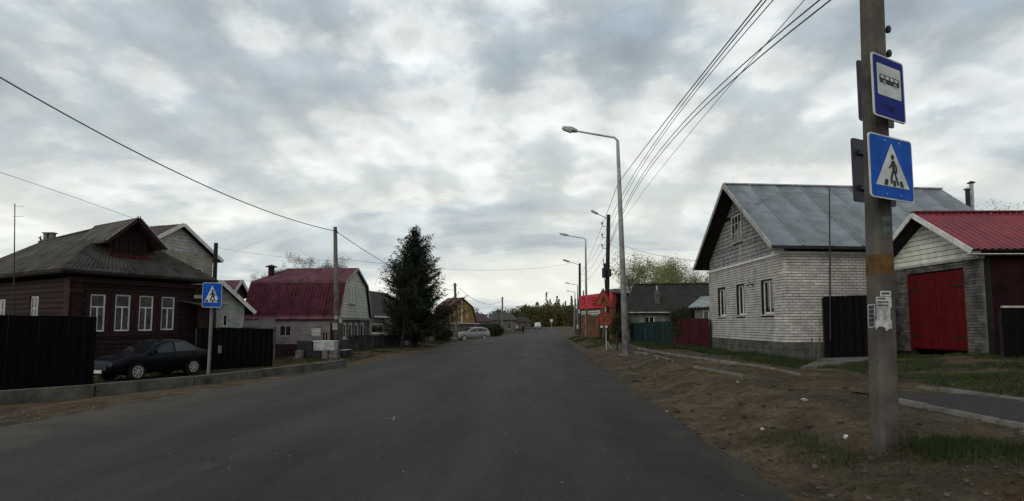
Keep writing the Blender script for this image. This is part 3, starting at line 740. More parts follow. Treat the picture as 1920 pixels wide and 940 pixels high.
wall(Frame(F((0, DEPTH, 0)), F.u, -F.w), 'wall', mortar, H, 0.31, LN, PL, CW, [], 0.3)
wall(Frame(F((LN, 0, 0)), F.w, -F.u), 'wall', mortar, H, 0.31, DEPTH-0.31, PL, CW, [], 0.3)
rb = random.Random(5)
side_r = brick_rects(0, 6.2, PL+0.01, CW-0.02, [], rnd=rb)
front_r = brick_rects(-0.017, LN, PL+0.01, CW-0.02, [(w[0]-0.02, w[1]+0.02, w[2]-0.08, w[3]) for w in wins], rnd=rb)
lay_bricks(FS, H, side_r, whitebrick, 210); lay_bricks(F, H, front_r, whitebrick, 90)
# plinth of rough blocks
for FF, ln in ((F, LN), (FS, DEPTH)):
    a = -0.07 if FF is F else -0.001
    while a < ln:
        b = min(a+0.62, ln)
        for c0, c1 in ((-0.4, 0.2), (0.215, PL-0.01)):
            m = MB(FF); m.box(a, b-0.012, -0.06-rb.uniform(0, 0.012), 0.06, c0, c1); m.build('plinth_block', plinth, H)
        a = b
for w in wins: window(F, H, *w, inset=0.09, fw=0.07, mull=(0.5,), mglass=glass, sill=0.09, sillm=greyframe)
# boarded gable
eN = -0.4; roofb0 = -0.62
cE = F.c_py(461, eN, 0.0); cA = F.c_py(347, LN/2, roofb0)
sl = (cA-cE)/(LN/2-eN)
def gab(c):
    t = (c-cE)/sl; lo = max(0.02, eN+t+0.06); return (lo, LN-lo)
m = MB(F); m.prism([(0.03, 0.05, CW), (LN-0.03, 0.05, CW), (LN/2, 0.05, cA-0.25)], (0, 0.18, 0)); m.build('gable_wall', mortar, H)
aw0, aw1 = F.u_px(1391, 4.9), F.u_px(1373, 4.9); az0, az1 = F.c_py(456, (aw0+aw1)/2), F.c_py(404, (aw0+aw1)/2)
def gab_l(c): lo, hi = gab(c); return (lo, min(hi, aw0)) if az0-0.05 < c < az1 else (lo, hi)
z = CW+0.06
planks(F, H, gab_l, CW+0.06, cA-0.3, greyplank, 0.165, 0.03, 0.05)
def gab_r(c): lo, hi = gab(c); return (aw1, hi) if az0-0.05 < c < az1 else (0, 0)
planks(F, H, gab_r, CW+0.06, cA-0.3, greyplank, 0.165, 0.03, 0.05)
window(F, H, aw0, aw1, az0, az1, inset=-0.03, fw=0.05, mull=(0.34, 0.67), trans=(0.36, 0.7), mframe=greyframe)
m = MB(F); m.box(-0.08, LN+0.08, -0.07, 0.05, CW-0.03, CW+0.055); m.build('gable_trim', whitepaint, H)
m = MB(F); m.box(LN/2-0.02, LN/2+0.02, 0.005, 0.05, CW+0.06, az0-0.06); m.build('batten', greyframe, H)
m = MB(FS); m.box(-0.40, DEPTH+0.1, -0.10, 0.0, CW-0.03, CW+0.06); m.build('eave_board', whitepaint, H)
# roof: seamed sheets on the camera slope, plain far slope
E0, E1 = F((eN, roofb0, cE)), F((eN, DEPTH+0.1, cE)); T0, T1 = F((LN/2, roofb0, cA)), F((LN/2, DEPTH+0.1, cA)); W0, W1 = F((LN-eN, roofb0, cE)), F((LN-eN, DEPTH+0.1, cE))
slab(H, 'roof_deck', mortar, [E0, E1, T1, T0], 0.06); slab(H, 'roof_deck', mortar, [W0, T0, T1, W1], 0.06)
seam = lambda w: [(0, 0.012), (0.0, 0.045), (0.035, 0.045), (0.036, 0.012), (w, 0.012)]
for r, (t0, t1) in enumerate(((0, 0.50), (0.50, 0.86), (0.86, 1.0))):
    roof_sheets(H, E0.lerp(T0, t0), E1.lerp(T1, t0), E0.lerp(T0, t1), E1.lerp(T1, t1), zinc, 9, seam, lift=0.004*r, name='roof_sheet')
roof_sheets(H, W1, W0, T1, T0, zinc, 4, seam)
beam(H, 'ridge_cap', galv, T0+Vector((0, 0, 0.05)), T1+Vector((0, 0, 0.05)), 0.16, 0.05)
up = F.u.cross(Vector((0, 0, 1)))
beam(H, 'bargeboard', greyframe, E0-F.w*0.016-Vector((0, 0, 0.04)), T0-F.w*0.016-Vector((0, 0, 0.04)), 0.03, 0.15)
beam(H, 'bargeboard', greyframe, W0-F.w*0.016-Vector((0, 0, 0.04)), T0-F.w*0.018-Vector((0, 0, 0.04)), 0.03, 0.15)
beam(H, 'fascia', darkmetal, E0-F.u*0.012-Vector((0, 0, 0.05)), E1-F.u*0.012-Vector((0, 0, 0.05)), 0.02, 0.10)
# little metal street-number lamp bracket above the windows
ub = F.u_px(1408, 2.8); cb = F.c_py(532, ub)
m = MB(F); m.box(ub-0.28, ub+0.28, -0.05, -0.03, cb-0.03, cb-0.015); m.tube([(ub, -0.04, cb), (ub, -0.12, cb+0.12), (ub, -0.06, cb+0.25)], 0.012, 5); m.tube([(ub-0.2, -0.04, cb-0.02), (ub-0.2, -0.04, cb-0.12)], 0.02, 5); m.tube([(ub+0.2, -0.04, cb-0.02), (ub+0.2, -0.04, cb-0.12)], 0.02, 5)
m.build('wire_bracket', darkmetal, H)

# antenna mast against the side wall
P0 = at(1557, 640, 17.0); P1 = at(1555, 350, 17.0)
T = thing('antenna_mast', 'thin antenna mast against the camera-facing wall of the brick house', 'antenna', P0)
m = MB(); m.tube([P0, P1], [0.028, 0.02], 6); m.build('mast', darkmetal, T)
for dz, ln in ((0.08, 0.22), (0.32, 0.16), (0.62, 0.24)):
    q = P1-Vector((0, 0, dz)); m = MB(); m.tube([q-RIGHT*ln*0.2, q+RIGHT*ln], 0.008, 4); m.build('antenna_bar', galv, T)

# dark gates between brick house and garage
def sheet_fence(name, label, cat, A, B, h0, h1, n, material, pitch=0.18, amp=0.025, post=True, cap=None, group=None, sinkz=0.05):
    """profiled-sheet fence from A to B (base points); h0, h1 heights at the ends"""
    A, B = Vector(A), Vector(B); T = thing(name, label, cat, A, group)
    for k in range(n):
        s0, s1 = k/n, (k+1)/n; a, b = A.lerp(B, s0), A.lerp(B, s1); ha, hb = h0+(h1-h0)*s0, h0+(h1-h0)*s1
        nrm = Vector(((b-a).y, -(b-a).x, 0)).normalized()
        if nrm.dot(CAMP-a) < 0: nrm = -nrm
        W = (b-a).length; prof = trap(pitch, amp)(W-0.01)
        vs = []; j = RND.uniform(-0.015, 0.015)
        for t in (0, 1):
            for (x, h) in prof:
                q = a.lerp(b, x/W); hh = ha+(hb-ha)*x/W; vs.append(q+nrm*(h+0.004*(k % 2))+Vector((0, 0, -sinkz if t == 0 else hh+j)))
        nx_ = len(prof); soup('sheet_panel', [tuple(q) for q in vs], [[i, i+1, nx_+i+1, nx_+i] for i in range(nx_-1)], material, T)
        if post:
            m = MB(); q = a-nrm*0.05; m.box(q.x-0.03, q.x+0.03, q.y-0.03, q.y+0.03, q.z-0.3, q.z+ha-0.06); m.build('post', darkmetal, T)
    if cap: beam(T, 'top_rail', cap, A+Vector((0, 0, h0+0.02)), B+Vector((0, 0, h1+0.02)), 0.06, 0.05)
    return T
GA = at(1548, 665, 17.15); GB = at(1681, 671, 16.3)
sheet_fence('gate', 'black-brown sheet metal gate between brick house and red-roofed garage', 'gate', GA, GB, F.c_py(556, 0)*0+ (at(1548, 555, 17.15).z-GA.z), (at(1640, 553, 16.5).z-GB.z), 3, blackfence, 0.2, 0.02)
q0 = GA.lerp(GB, 0.46)
# concrete apron before the gate
mb = MB(); a0 = at(1490, 692, 13.0); ap = [at(1500, 690, 13.1), at(1660, 681, 14.6), at(1660, 672, 16.4), at(1540, 676, 16.2)]
mb.prism([(p.x, p.y, elev(p.x, p.y)+0.05) for p in ap], (0, 0, -0.2)); mb.build('driveway', concrete, None, kind='structure', loc=(a0.x, a0.y, 0.4))
# dead stalks leaning on the corner of the house
for k, (pa, ya, pb, yb) in enumerate(((1527, 672, 1521, 634), (1532, 655, 1537, 632), (1519, 668, 1516, 640))):
    m = MB(); a, b = at(pa, ya, 16.5), at(pb, yb, 16.7); a.z = elev(a.x, a.y)-0.05
    m.tube([a, a.lerp(b, 0.5)+Vector((0.02, 0, 0)), b], [0.026, 0.02, 0.014], 5)
    m.build('stake', oldwood, None, label=['longest grey stake leaning by the brick house corner', 'short grey stake next to the dark gate', 'thin grey stake closest to the brick house corner'][k], cat='stake', group='stakes by the brick house', loc=a)

# ------------------------------------------------------------------ right: garage with red roof
GN = at(1850, 661, 13.7); GF = at(1680, 655, 17.0)
F, LN = frame_from(GN, GF); F.o.z = GN.z
T = thing('garage', 'garage with red metal roof, cream gable and bright red door', 'garage', F.o)
CW = F.c_py(482, 0); DEPTH = 7.5
d0, d1 = F.u_px(1812, 1.0), F.u_px(1706, 1.0); dt = F.c_py(503, d0)
stone = vary(mat('grey_rough_brick', (0.20, 0.185, 0.165), 0.35, 3, 0.95, 0.5, 40, streak=0.3), 0.35)
wall(F, 'wall', mortar, T, 0, LN, -0.3, CW, [(d0, d1, -0.3, dt)], 0.25)
FS = Frame(F.o, F.w, F.u)
wall(FS, 'wall', mat('dark_maroon_wall', (0.030, 0.006, 0.008), 0.3, 3, 0.8, 0.1, spec=0.1, streak=0.3), T, 0.26, DEPTH, -0.3, CW, [], 0.12)
wall(Frame(F((LN, 0, 0)), F.w, -F.u), 'wall', mortar, T, 0.26, DEPTH, -0.3, CW, [], 0.2)
wall(Frame(F((0, DEPTH, 0)), F.u, -F.w), 'wall', mortar, T, 0.0, LN, -0.3, CW, [], 0.2)
rr = brick_rects(-0.018, d0-0.02, -0.1, CW-0.02, [], 0.40, 0.085, 0.012, rb)+brick_rects(d1+0.02, LN, -0.1, CW-0.02, [], 0.40, 0.085, 0.012, rb)+brick_rects(d0-0.02, d1+0.02, dt+0.02, CW-0.02, [], 0.40, 0.085, 0.012, rb)
lay_bricks(F, T, rr, stone, 200, proud=0.02)
m = MB(FS); m.box(-0.001, 0.05, -0.02, 0.24, -0.3, CW-0.01); m.build('corner_edge', stone, T)
mid = (d0+d1)/2; doorboard = vary(mat('red_board', (0.15, 0.0070, 0.010), 0.12, 3, 0.65, 0.08, 20, spec=0.15, streak=0.12), 0.12)
for k, (a, b) in enumerate(((d0+0.02, mid-0.006), (mid+0.006, d1-0.02))):
    m = MB(F); m.box(a, b, 0.03+0.004*k, 0.07, 0.0, dt-0.02); dr = m.build('door', reddoor, T)
    nb_ = 7
    for j in range(nb_):
        x0, x1 = a+(b-a)*j/nb_, a+(b-a)*(j+1)/nb_-0.012; m = MB(F); m.box(x0, x1, 0.016+rb.uniform(0, 0.008), 0.03, 0.02+rb.uniform(0, 0.02), dt-0.03); m.build('door_board', doorboard, dr)
    for c0 in (0.35, dt-0.5):
        m = MB(F); e_ = a if k == 0 else b; w_ = 0.45 if k == 0 else -0.45; m.box(min(e_, e_+w_), max(e_, e_+w_), 0.004, 0.0155, c0, c0+0.06); m.build('hinge', darkmetal, dr)
m = MB(F); m.box(d0-0.05, d0+0.02, -0.01, 0.10, -0.05, dt); m.build('door_post', reddoor, T)
m = MB(F); m.box(d1-0.02, d1+0.05, -0.01, 0.10, -0.05, dt); m.build('door_post', reddoor, T)
eN = -0.32; rb0 = -0.5
cE = F.c_py(468, eN, rb0); cA = F.c_py(401, LN/2, rb0); sl = (cA-cE)/(LN/2-eN)
m = MB(F); m.prism([(0.03, 0.05, CW), (LN-0.03, 0.05, CW), (LN/2, 0.05, cA-0.2)], (0, 0.15, 0)); m.build('gable_wall', mortar, T)
def gab2(c): lo = max(0.02, eN+(c-cE)/sl+0.05); return (lo, LN-lo)
planks(F, T, gab2, CW+0.05, cA-0.15, creamplank, 0.15, 0.02, 0.05)
m = MB(F); m.box(-0.06, LN+0.06, -0.06, 0.05, CW-0.04, CW+0.04); m.build('gable_trim', greyframe, T)
E0, E1 = F((eN, rb0, cE)), F((eN, DEPTH, cE)); T0, T1 = F((LN/2, rb0, cA)), F((LN/2, DEPTH, cA)); W0, W1 = F((LN-eN, rb0, cE)), F((LN-eN, DEPTH, cE))
slab(T, 'roof_deck', mortar, [E0, E1, T1, T0], 0.05); slab(T, 'roof_deck', mortar, [W0, T0, T1, W1], 0.05)
roof_sheets(T, E0, E1, T0, T1, redroof, 7, trap(0.19, 0.03), lift=0.01); roof_sheets(T, W1, W0, T1, T0, redroof, 3, trap(0.19, 0.03), lift=0.01)
beam(T, 'ridge_cap', redroof, T0+Vector((0, 0, 0.055)), T1+Vector((0, 0, 0.055)), 0.22, 0.03)
beam(T, 'bargeboard', whitepaint, E0-F.w*0.016-Vector((0, 0, 0.045)), T0-F.w*0.016-Vector((0, 0, 0.045)), 0.03, 0.14)
beam(T, 'bargeboard', whitepaint, W0-F.w*0.016-Vector((0, 0, 0.045)), T0-F.w*0.018-Vector((0, 0, 0.045)), 0.03, 0.14)
m = MB(F); m.hexa([(eN+0.02, rb0+0.05, cE-0.12), (0.0, rb0+0.05, cE-0.12), (0.0, DEPTH, cE-0.12), (eN+0.02, DEPTH, cE-0.12), (eN+0.02, rb0+0.05, cE-0.10), (0.0, rb0+0.05, cE-0.10), (0.0, DEPTH, cE-0.10), (eN+0.02, DEPTH, cE-0.10)])
m.build('soffit', whitepaint, T)
# black boarded enclosure in front of the garage side
NA = at(1884, 664, 12.6); NB = at(1990, 668, 12.4)
sheet_fence('yard_fence', 'black sheet fence with pale top rail right of the garage', 'fence', NA, NB, at(1884, 577, 12.6).z-NA.z, at(1990, 577, 12.4).z-NB.z, 2, blackfence, 0.2, 0.02, cap=greyframe)
# flue pipes rising behind the garage roof
for k, (px, yt) in enumerate(((1814, 357), (1821, 345))):
    a, b = at(px, 430, 21.5+k*0.3), at(px, yt, 21.5+k*0.3)
    T2 = thing('flue_pipe', ['shorter dark flue pipe behind the red garage roof', 'taller pale flue pipe behind the red garage roof'][k], 'chimney', Vector((a.x, a.y, elev(a.x, a.y))), 'flue pipes behind the garage')
    m = MB(); m.tube([(a.x, a.y, elev(a.x, a.y)), b], 0.085 if k == 0 else 0.075, 10); m.build('pipe', darkmetal if k == 0 else galv, T2)
    m = MB(); m.tube([b+Vector((0, 0, 0.03)), b+Vector((0, 0, 0.05)), b+Vector((0, 0, 0.13))], [0.15, 0.15, 0.01], 10); m.build('cowl', galv if k == 0 else darkmetal, T2)

# ------------------------------------------------------------------ right: fences, old house, shed
fa, fb, fc = at(1331, 657, 24.0), at(1263, 654, 27.8), at(1182, 650, 33.5)
for q in (fa, fb, fc): q.z = elev(q.x, q.y)
sheet_fence('fence', 'maroon sheet metal fence next to the white brick house', 'fence', fa, fb, at(1331, 597, 24).z-fa.z, at(1263, 597, 27.8).z-fb.z, 4, maroonfence, 0.2, 0.025)
sheet_fence('fence', 'dull teal sheet metal fence left of the maroon one', 'fence', fb+FWD*0.05, fc, at(1263, 602, 27.8).z-fb.z, at(1182, 606, 33.5).z-fc.z, 5, tealfence, 0.25, 0.02)
OA = at(1345, 600, 36.0); OB = at(1176, 600, 37.0); OA.z = OB.z = 0.45
F, LN = frame_from(OB, OA, inward=-1); F.o.z = 0.4
if F.w.y < 0: F.w = -F.w
T = thing('old_house', 'low old house with sagging dark roof behind the teal fence', 'house', F.o)
cW = F.c_py(584, LN/2); cR = F.c_py(533, LN/2, 3.2)
wall(F, 'wall', mat('pale_old_wall', (0.22, 0.205, 0.175), 0.3, 2, 0.9, 0.2, streak=0.4), T, 0, LN, -0.3, cW, [(1.2, 1.9, 0.7, cW-0.35), (3.0, 3.7, 0.7, cW-0.35)], 0.25)
window(F, T, 1.2, 1.9, 0.7, cW-0.35); window(F, T, 3.0, 3.7, 0.7, cW-0.35)
wall(Frame(F.o, F.w, F.u), 'wall', greywall, T, 0.26, 6.4, -0.3, cW, [], 0.2)
e = 0.35
P_ = lambda a, b, c: F((a, b, c))
cE = cW-0.1
R0, R1 = P_(0.75, 3.2, cR), P_(LN+0.5, 3.2, cR)
quads = [[P_(-e, -e, cE), P_(LN+0.5, -e, cE), R1, R0], [P_(-e, 6.4+e, cE), R0, R1, P_(LN+0.5, 6.4+e, cE)], [P_(-e, -e, cE), R0, P_(-e, 6.4+e, cE)]]
for q in quads: slab(T, 'roof_slope', tarroof, q, 0.08)
# turf-like moss along the ridge
beam(T, 'ridge_board', mat('moss', (0.075, 0.070, 0.045), 0.4, 6, 0.97, 0.6, 30), R0+Vector((0, 0, 0.03)), R1+Vector((0, 0, 0.03)), 0.25, 0.08)
m = MB(F); ua = F.u_px(1232, cW+1.0, 0.8); cc = F.c_py(563, ua, 0.8); ct = F.c_py(545, ua, 0.8)
m.box(ua-0.17, ua+0.17, 0.65, 0.95, cc-0.5, ct); m.build('chimney', mat('sooty_block', (0.14, 0.13, 0.12), 0.3, 5), T)
m = MB(F); m.tube([(ua, 0.8, ct-0.05), (ua, 0.8, ct+0.35)], 0.06, 8); m.build('chimney_pipe', galv, T)
beam(T, 'gutter', galv, P_(-e-0.02, -e-0.05, cE+0.02), P_(LN*0.55, -e-0.05, cE+0.02), 0.07, 0.07)
SA, SB = at(1297, 600, 26.5), at(1352, 600, 25.9)
for q in (SA, SB): q.z = 0.42
F, LN = frame_from(SA, SB, inward=-1)
T = thing('shed', 'small shed with pale corrugated roof behind the maroon fence', 'shed', F.o)
c0 = F.c_py(575, 0.4)
wall(F, 'wall', greywall, T, 0.15, LN, -0.3, c0, [(0.55, 0.85, 1.0, c0-0.2)], 0.15)
window(F, T, 0.55, 0.85, 1.0, c0-0.2, inset=0.03, fw=0.04, mull=())
roof_sheets(T, F((-0.15, -0.35, c0-0.05)), F((LN+0.3, -0.35, c0-0.05)), F((0.35, 1.6, F.c_py(556, 1.0, 1.6))), F((LN+0.3, 1.6, F.c_py(554, 1.0, 1.6))), galv, 3, wave(0.16, 0.03))
wall(Frame(F((0.15, 0, 0)), F.w, F.u), 'wall', greywall, T, 0.16, 1.6, -0.3, c0, [], 0.15)

# ------------------------------------------------------------------ right: small red shop
SA, SB, SC = at(1089, 632, 47.0), at(1150, 640, 41.0), at(1215, 640, 47.5)
for q in (SA, SB, SC): q.z = 0.1
F, LN = frame_from(SB, SA); F.o.z = 0.1
T = thing('shop', 'red and orange roadside shop with white notice boards on its front', 'shop', F.o)
CT = F.c_py(549, 0)
wall(F, 'wall', shopwall, T, 0, LN, -0.3, CT, [(LN*0.30, LN*0.42, 0, 1.9)], 0.25)
F2 = Frame(F.o, (SC-SB)*1.0, F.u); F2.u.z = 0; F2.u.normalize()
wall(F2, 'wall', shopwall, T, 0.26, (SC-SB).length, -0.3, CT, [], 0.25)
m = MB(F); m.box(-0.03, LN+0.05, -0.09, -0.002, CT-1.15, CT+0.06); m.build('sign_board', shopred, T)
m = MB(F2); m.box(0.0, 0.9, -0.05, -0.002, CT-0.9, CT+0.05); m.build('sign_board', shopred, T)
slab(T, 'roof', brownroof, [F((-0.1, -0.05, CT+0.02)), F((LN, -0.05, CT+0.02)), F((LN, 5, CT+0.02)), F((-0.1, 5, CT+0.02))], 0.1)
m = MB(F); m.box(LN*0.30, LN*0.42, 0.12, 0.16, 0, 1.9); m.build('door', darkmetal, T)
def put_text(parent, F, s, size, u, c, b, material, flip=True):
    me = text_mesh(s, size); me.materials.append(material)
    X = -F.u if flip else F.u; Zn = -F.w
    o = bpy.data.objects.new('lettering', me); C.objects.link(o); o.parent = parent
    m4 = Matrix.Identity(4)
    for i in range(3): m4[i][0] = X[i]; m4[i][1] = (0, 0, 1)[i]; m4[i][2] = Zn[i]
    m4.translation = F((u, b, c))-BASE[parent.name]; o.matrix_local = m4; return o
lett = mat('sign_letters', (0.10, 0.012, 0.02), 0.2, 5)
put_text(T, F, 'П', 0.95, F.u_px(1096, 3.0), CT-0.55, -0.10, lett); put_text(T, F, 'Г', 0.8, F.u_px(1107, 3.0), CT-0.55, -0.10, lett); put_text(T, F, 'ЕЕ', 0.8, F.u_px(1116, 3.0), CT-0.55, -0.10, lett)
for (pa, pb, yt, yb) in ((1090, 1098, 573, 577), (1104, 1126, 571, 577), (1128, 1135, 572, 577), (1091, 1098, 584, 590), (1104, 1125, 583, 589), (1110, 1121, 590, 592)):
    a, b = F.u_px(pb, 2.4), F.u_px(pa, 2.4); m = MB(F); m.box(a, b, -0.05, -0.003, F.c_py(yb, (a+b)/2), F.c_py(yt, (a+b)/2)); bd = m.build('notice_board', signwhite, T)
    if b-a > 0.7:
        m = MB(F)
        for k in range(5): t = a+(b-a)*(0.1+0.17*k); m.box(t, t+(b-a)*0.11, -0.056, -0.05, F.c_py(yb-1.5, (a+b)/2), F.c_py(yt+1.8, (a+b)/2))
        m.build('print', inkgrey, bd)
m = MB(F); m.box(1.6, 2.5, 1.0, 1.8, CT+0.02, CT+0.45); m.build('roof_box', greywall, T)

# ------------------------------------------------------------------ poles, lamps
def lamp_post(label, base, top, end, r0, r1, hl=0.75):
    base, top, end = map(Vector, (base, top, end))
    T = thing('street_lamp', label, 'street lamp', base, 'galvanised street lamps')
    m = MB(); k = 8; m.tube([base-Vector((0, 0, 0.2)), base.lerp(top, 0.97), top], [r0, r1*1.15, r1], 8); m.build('pole', galv, T, smooth_=True)
    m = MB(); m.tube([base-Vector((0, 0, 0.03)), base+Vector((0, 0, 0.04))], r0*1.9, 8); m.build('base_plate', concrete, T)
    m = MB(); m.tube([base+Vector((0, 0, 0.6)), base+Vector((0, 0, 1.05))], r0*1.02, 8); m.build('hatch_collar', concrete, T)
    d = (end-top); a1 = top+d*0.06+Vector((0, 0, 0.10)); hs = end-d.normalized()*hl
    m = MB(); m.tube([top-Vector((0, 0, 0.3)), top, a1, top.lerp(hs, 0.5)+Vector((0, 0, 0.05)), hs], [r1*0.95, r1*0.85, r1*0.7, r1*0.65, r1*0.6], 7); m.build('arm', galv, T, smooth_=True)
    t = d.normalized(); s = t.cross(Vector((0, 0, 1))).normalized(); u = s.cross(t)
    m = MB(); q = lambda x, y, z: hs+t*x+s*y+u*z
    m.hexa([q(-0.05, -0.06, -0.04), q(hl*0.35, -0.15, -0.06), q(hl*0.35, 0.15, -0.06), q(-0.05, 0.06, -0.04), q(-0.05, -0.05, 0.06), q(hl*0.35, -0.13, 0.10), q(hl*0.35, 0.13, 0.10), q(-0.05, 0.05, 0.06)])
    m.hexa([q(hl*0.35, -0.15, -0.06), q(hl, -0.09, -0.03), q(hl, 0.09, -0.03), q(hl*0.35, 0.15, -0.06), q(hl*0.35, -0.13, 0.10), q(hl, -0.07, 0.05), q(hl, 0.07, 0.05), q(hl*0.35, 0.13, 0.10)])
    hd = m.build('lamp_head', greyframe, T)
    m = MB(); m.hexa([q(hl*0.3, -0.10, -0.11), q(hl*0.92, -0.07, -0.08), q(hl*0.92, 0.07, -0.08), q(hl*0.3, 0.10, -0.11), q(hl*0.3, -0.12, -0.062), q(hl*0.92, -0.08, -0.04), q(hl*0.92, 0.08, -0.04), q(hl*0.3, 0.12, -0.062)]); m.build('lens', lampglass, hd)
    return T
def onground(p): p = Vector(p); p.z = elev(p.x, p.y); return p
b = onground(at(1174, 652, 21.0)); lamp_post('tallest galvanised street lamp, standing by the teal fence', b, at(1158, 264, 21.0), at(1054, 240, 21.0), 0.15, 0.06, 0.6)
b = onground(at(1100, 640, 46)); lamp_post('second galvanised street lamp, in front of the red shop', b, at(1098, 450, 46), at(1049, 438, 46), 0.14, 0.06, 0.8)
b = onground(at(1082, 625, 93)); lamp_post('third galvanised street lamp, small beyond the shop', b, at(1083, 536, 93), at(1060, 530, 93), 0.14, 0.07, 0.8)
b = onground(at(1076, 622, 118)); lamp_post('fourth galvanised street lamp, farthest along the road', b, at(1078, 549, 118), at(1062, 545, 118), 0.14, 0.08, 0.8)
def wood_pole(name, label, px0, px1, yt, depth, r0, r1, material, group, arms=True):
    base = onground(at(px0, 630, depth)); top = at(px1, yt, depth)
    T = thing(name, label, 'utility pole', base, group)
    m = MB(); m.tube([base-Vector((0, 0, 0.3)), base.lerp(top, 0.5), top], [r0, (r0+r1)/2, r1], 8); m.build('pole', material, T, smooth_=True)
    return T, base, top
def insulator(T, P, side, sc=1.0):
    P = Vector(P); m = MB(); m.tube([P, P+side*0.16*sc, P+side*0.18*sc+Vector((0, 0, 0.12*sc))], 0.014*sc, 5); hk = m.build('hook', darkmetal, T)
    q = P+side*0.18*sc+Vector((0, 0, 0.10*sc)); m = MB(); m.tube([q, q+Vector((0, 0, 0.04*sc)), q+Vector((0, 0, 0.08*sc)), q+Vector((0, 0, 0.12*sc))], [0.035*sc, 0.045*sc, 0.03*sc, 0.02*sc], 7); m.build('insulator', porcelain, hk)
T, b, WP = wood_pole('utility_pole', 'black wooden utility pole with lamp arm and switch boxes behind the tall street lamp', 1137, 1141, 403, 36, 0.17, 0.13, tarwood, 'utility poles')
for yy in (425, 446, 466): insulator(T, b.lerp(WP, 0.02)*0+at(1139.5, yy, 36)-RIGHT*0.12, -RIGHT, 1.6)
m = MB(); e0 = at(1136, 409, 36); e1 = at(1108, 395, 36); m.tube([at(1140, 416, 36), e0, e0.lerp(e1, 0.55)], 0.03, 6); m.build('lamp_arm', galv, T)
m = MB(); d = (e1-e0).normalized(); q = e0.lerp(e1, 0.5); m.tube([q, q+d*0.15, q+d*0.5, e1], [0.04, 0.10, 0.10, 0.04], 7); m.build('lamp_head', galv, T)
for (pa, pb, ya, yb) in ((1129, 1135, 503, 521), (1140, 1146, 505, 519), (1133, 1139, 494, 507)):
    P, Q = at(pa, yb, 35.8), at(pb, ya, 35.8); m = MB(); m.box(P.x, Q.x, P.y-0.1, P.y+0.1, P.z, Q.z); m.build('switch_box', darkmetal, T)
m = MB(); m.tube([at(1131, 485, 35.85), at(1133, 510, 35.85), at(1136, 560, 35.85)], 0.03, 5); m.build('cable_run', wiremat, T)
T, b, WP2 = wood_pole('utility_pole', 'black wooden utility pole with lamp arm left of the shop', 1087, 1087, 494, 63, 0.18, 0.14, tarwood, 'utility poles')
m = MB(); e0, e1 = at(1086, 497, 63), at(1055, 487, 63); m.tube([e0, e0.lerp(e1, 0.6)], 0.035, 5); m.build('lamp_arm', galv, T)
m = MB(); d = (e1-e0).normalized(); q = e0.lerp(e1, 0.55); m.tube([q, q+d*0.2, q+d*0.7, e1], [0.05, 0.13, 0.13, 0.05], 6); m.build('lamp_head', galv, T)
for k, (px, yt, dep, lab) in enumerate(((1083, 553, 96, 'thin grey pole beside the far wooden utility poles'), (1079, 560, 85, 'short grey pole, leftmost of the pole cluster by the shop'), (1094, 545, 80, 'dark pole between the wooden pole and the second lamp'))):
    wood_pole('post', lab, px, px, yt, dep, 0.12, 0.10, [oldwood, oldwood, tarwood][k], 'poles clustered by the shop')
for k, (px, yt, dep) in enumerate(((1081, 572, 58), (1086, 580, 55), (1092, 606, 52), (1083, 608, 50))):
    P = onground(at(px, 630, dep)); t = at(px, yt, dep); T = thing('marker_post', ['tallest white-banded post by the shop forecourt', 'second white-banded post by the shop forecourt', 'low white post nearest the second lamp', 'low white post at the left end of the row'][k], 'post', P, 'white posts before the shop')
    m = MB(); m.tube([P-Vector((0, 0, 0.2)), t], 0.07, 7); m.build('shaft', oldwood, T)
    m = MB(); m.tube([t-Vector((0, 0, 0.45)), t-Vector((0, 0, 0.05))], 0.078, 7); m.build('white_band', signwhite, T)

# road-works signs on their stand
S = 26.0
def sign_basis(depth_left, pl, pr, depth_right, y):
    a, b = at(pl, y, depth_left), at(pr, y, depth_right); u = b-a; u.z = 0; return u.normalized()
base = onground(at(1137, 648, S)); T = thing('signpost', 'thin metal stand carrying the roadworks and speed signs', 'signpost', base)
m = MB(); m.tube([base-Vector((0, 0, 0.2)), at(1135, 552, S)], 0.03, 7); m.build('post', galv, T)
m = MB(); m.tube([base+RIGHT*0.3, base+Vector((0, 0, 0.5))], 0.02, 5); m.build('brace', galv, T)
class SignF:
    """flat sign frame: x right, y up, h towards the viewer"""
    def __init__(s, o, x, n=None): s.o = Vector(o); s.x = Vector(x).normalized(); s.n = Vector((s.x.y, -s.x.x, 0)); s.y = Vector((0, 0, 1))
    def __call__(s, q): return s.o+s.x*q[0]+s.y*q[1]+s.n*q[2]
def flat(SF, parent, name, material, poly, h0, h1, **kw):
    m = MB(); m.prism([SF((x, y, h0)) for x, y in poly], SF.n*(h1-h0)); return m.build(name, material, parent, **kw)
def rrect(w, h, r=0.05, n=4, cx=0, cy=0):
    out = []
    for sx, sy, a0 in ((1, 1, 0), (-1, 1, 90), (-1, -1, 180), (1, -1, 270)):
        for k in range(n+1): a = R(a0+90*k/n); out.append((cx+sx*(w/2-r)+r*math.cos(a), cy+sy*(h/2-r)+r*math.sin(a)))
    return out
def circ(r, n=28, cx=0, cy=0): return [(cx+r*math.cos(2*math.pi*k/n), cy+r*math.sin(2*math.pi*k/n)) for k in range(n)]
SF = SignF(at(1131, 563, S-0.1), RIGHT)
T = thing('roadworks_sign', 'orange triangular roadworks sign above the round 30 sign', 'traffic sign', SF.o)
def tri(s, c=0): h = s*0.866; return [(-s/2, -h/3+c), (s/2, -h/3+c), (0, h*2/3+c)]
flat(SF, T, 'panel', signred, tri(1.08), 0.0, 0.02); flat(SF, T, 'field', signorange, tri(0.82), 0.022, 0.026)
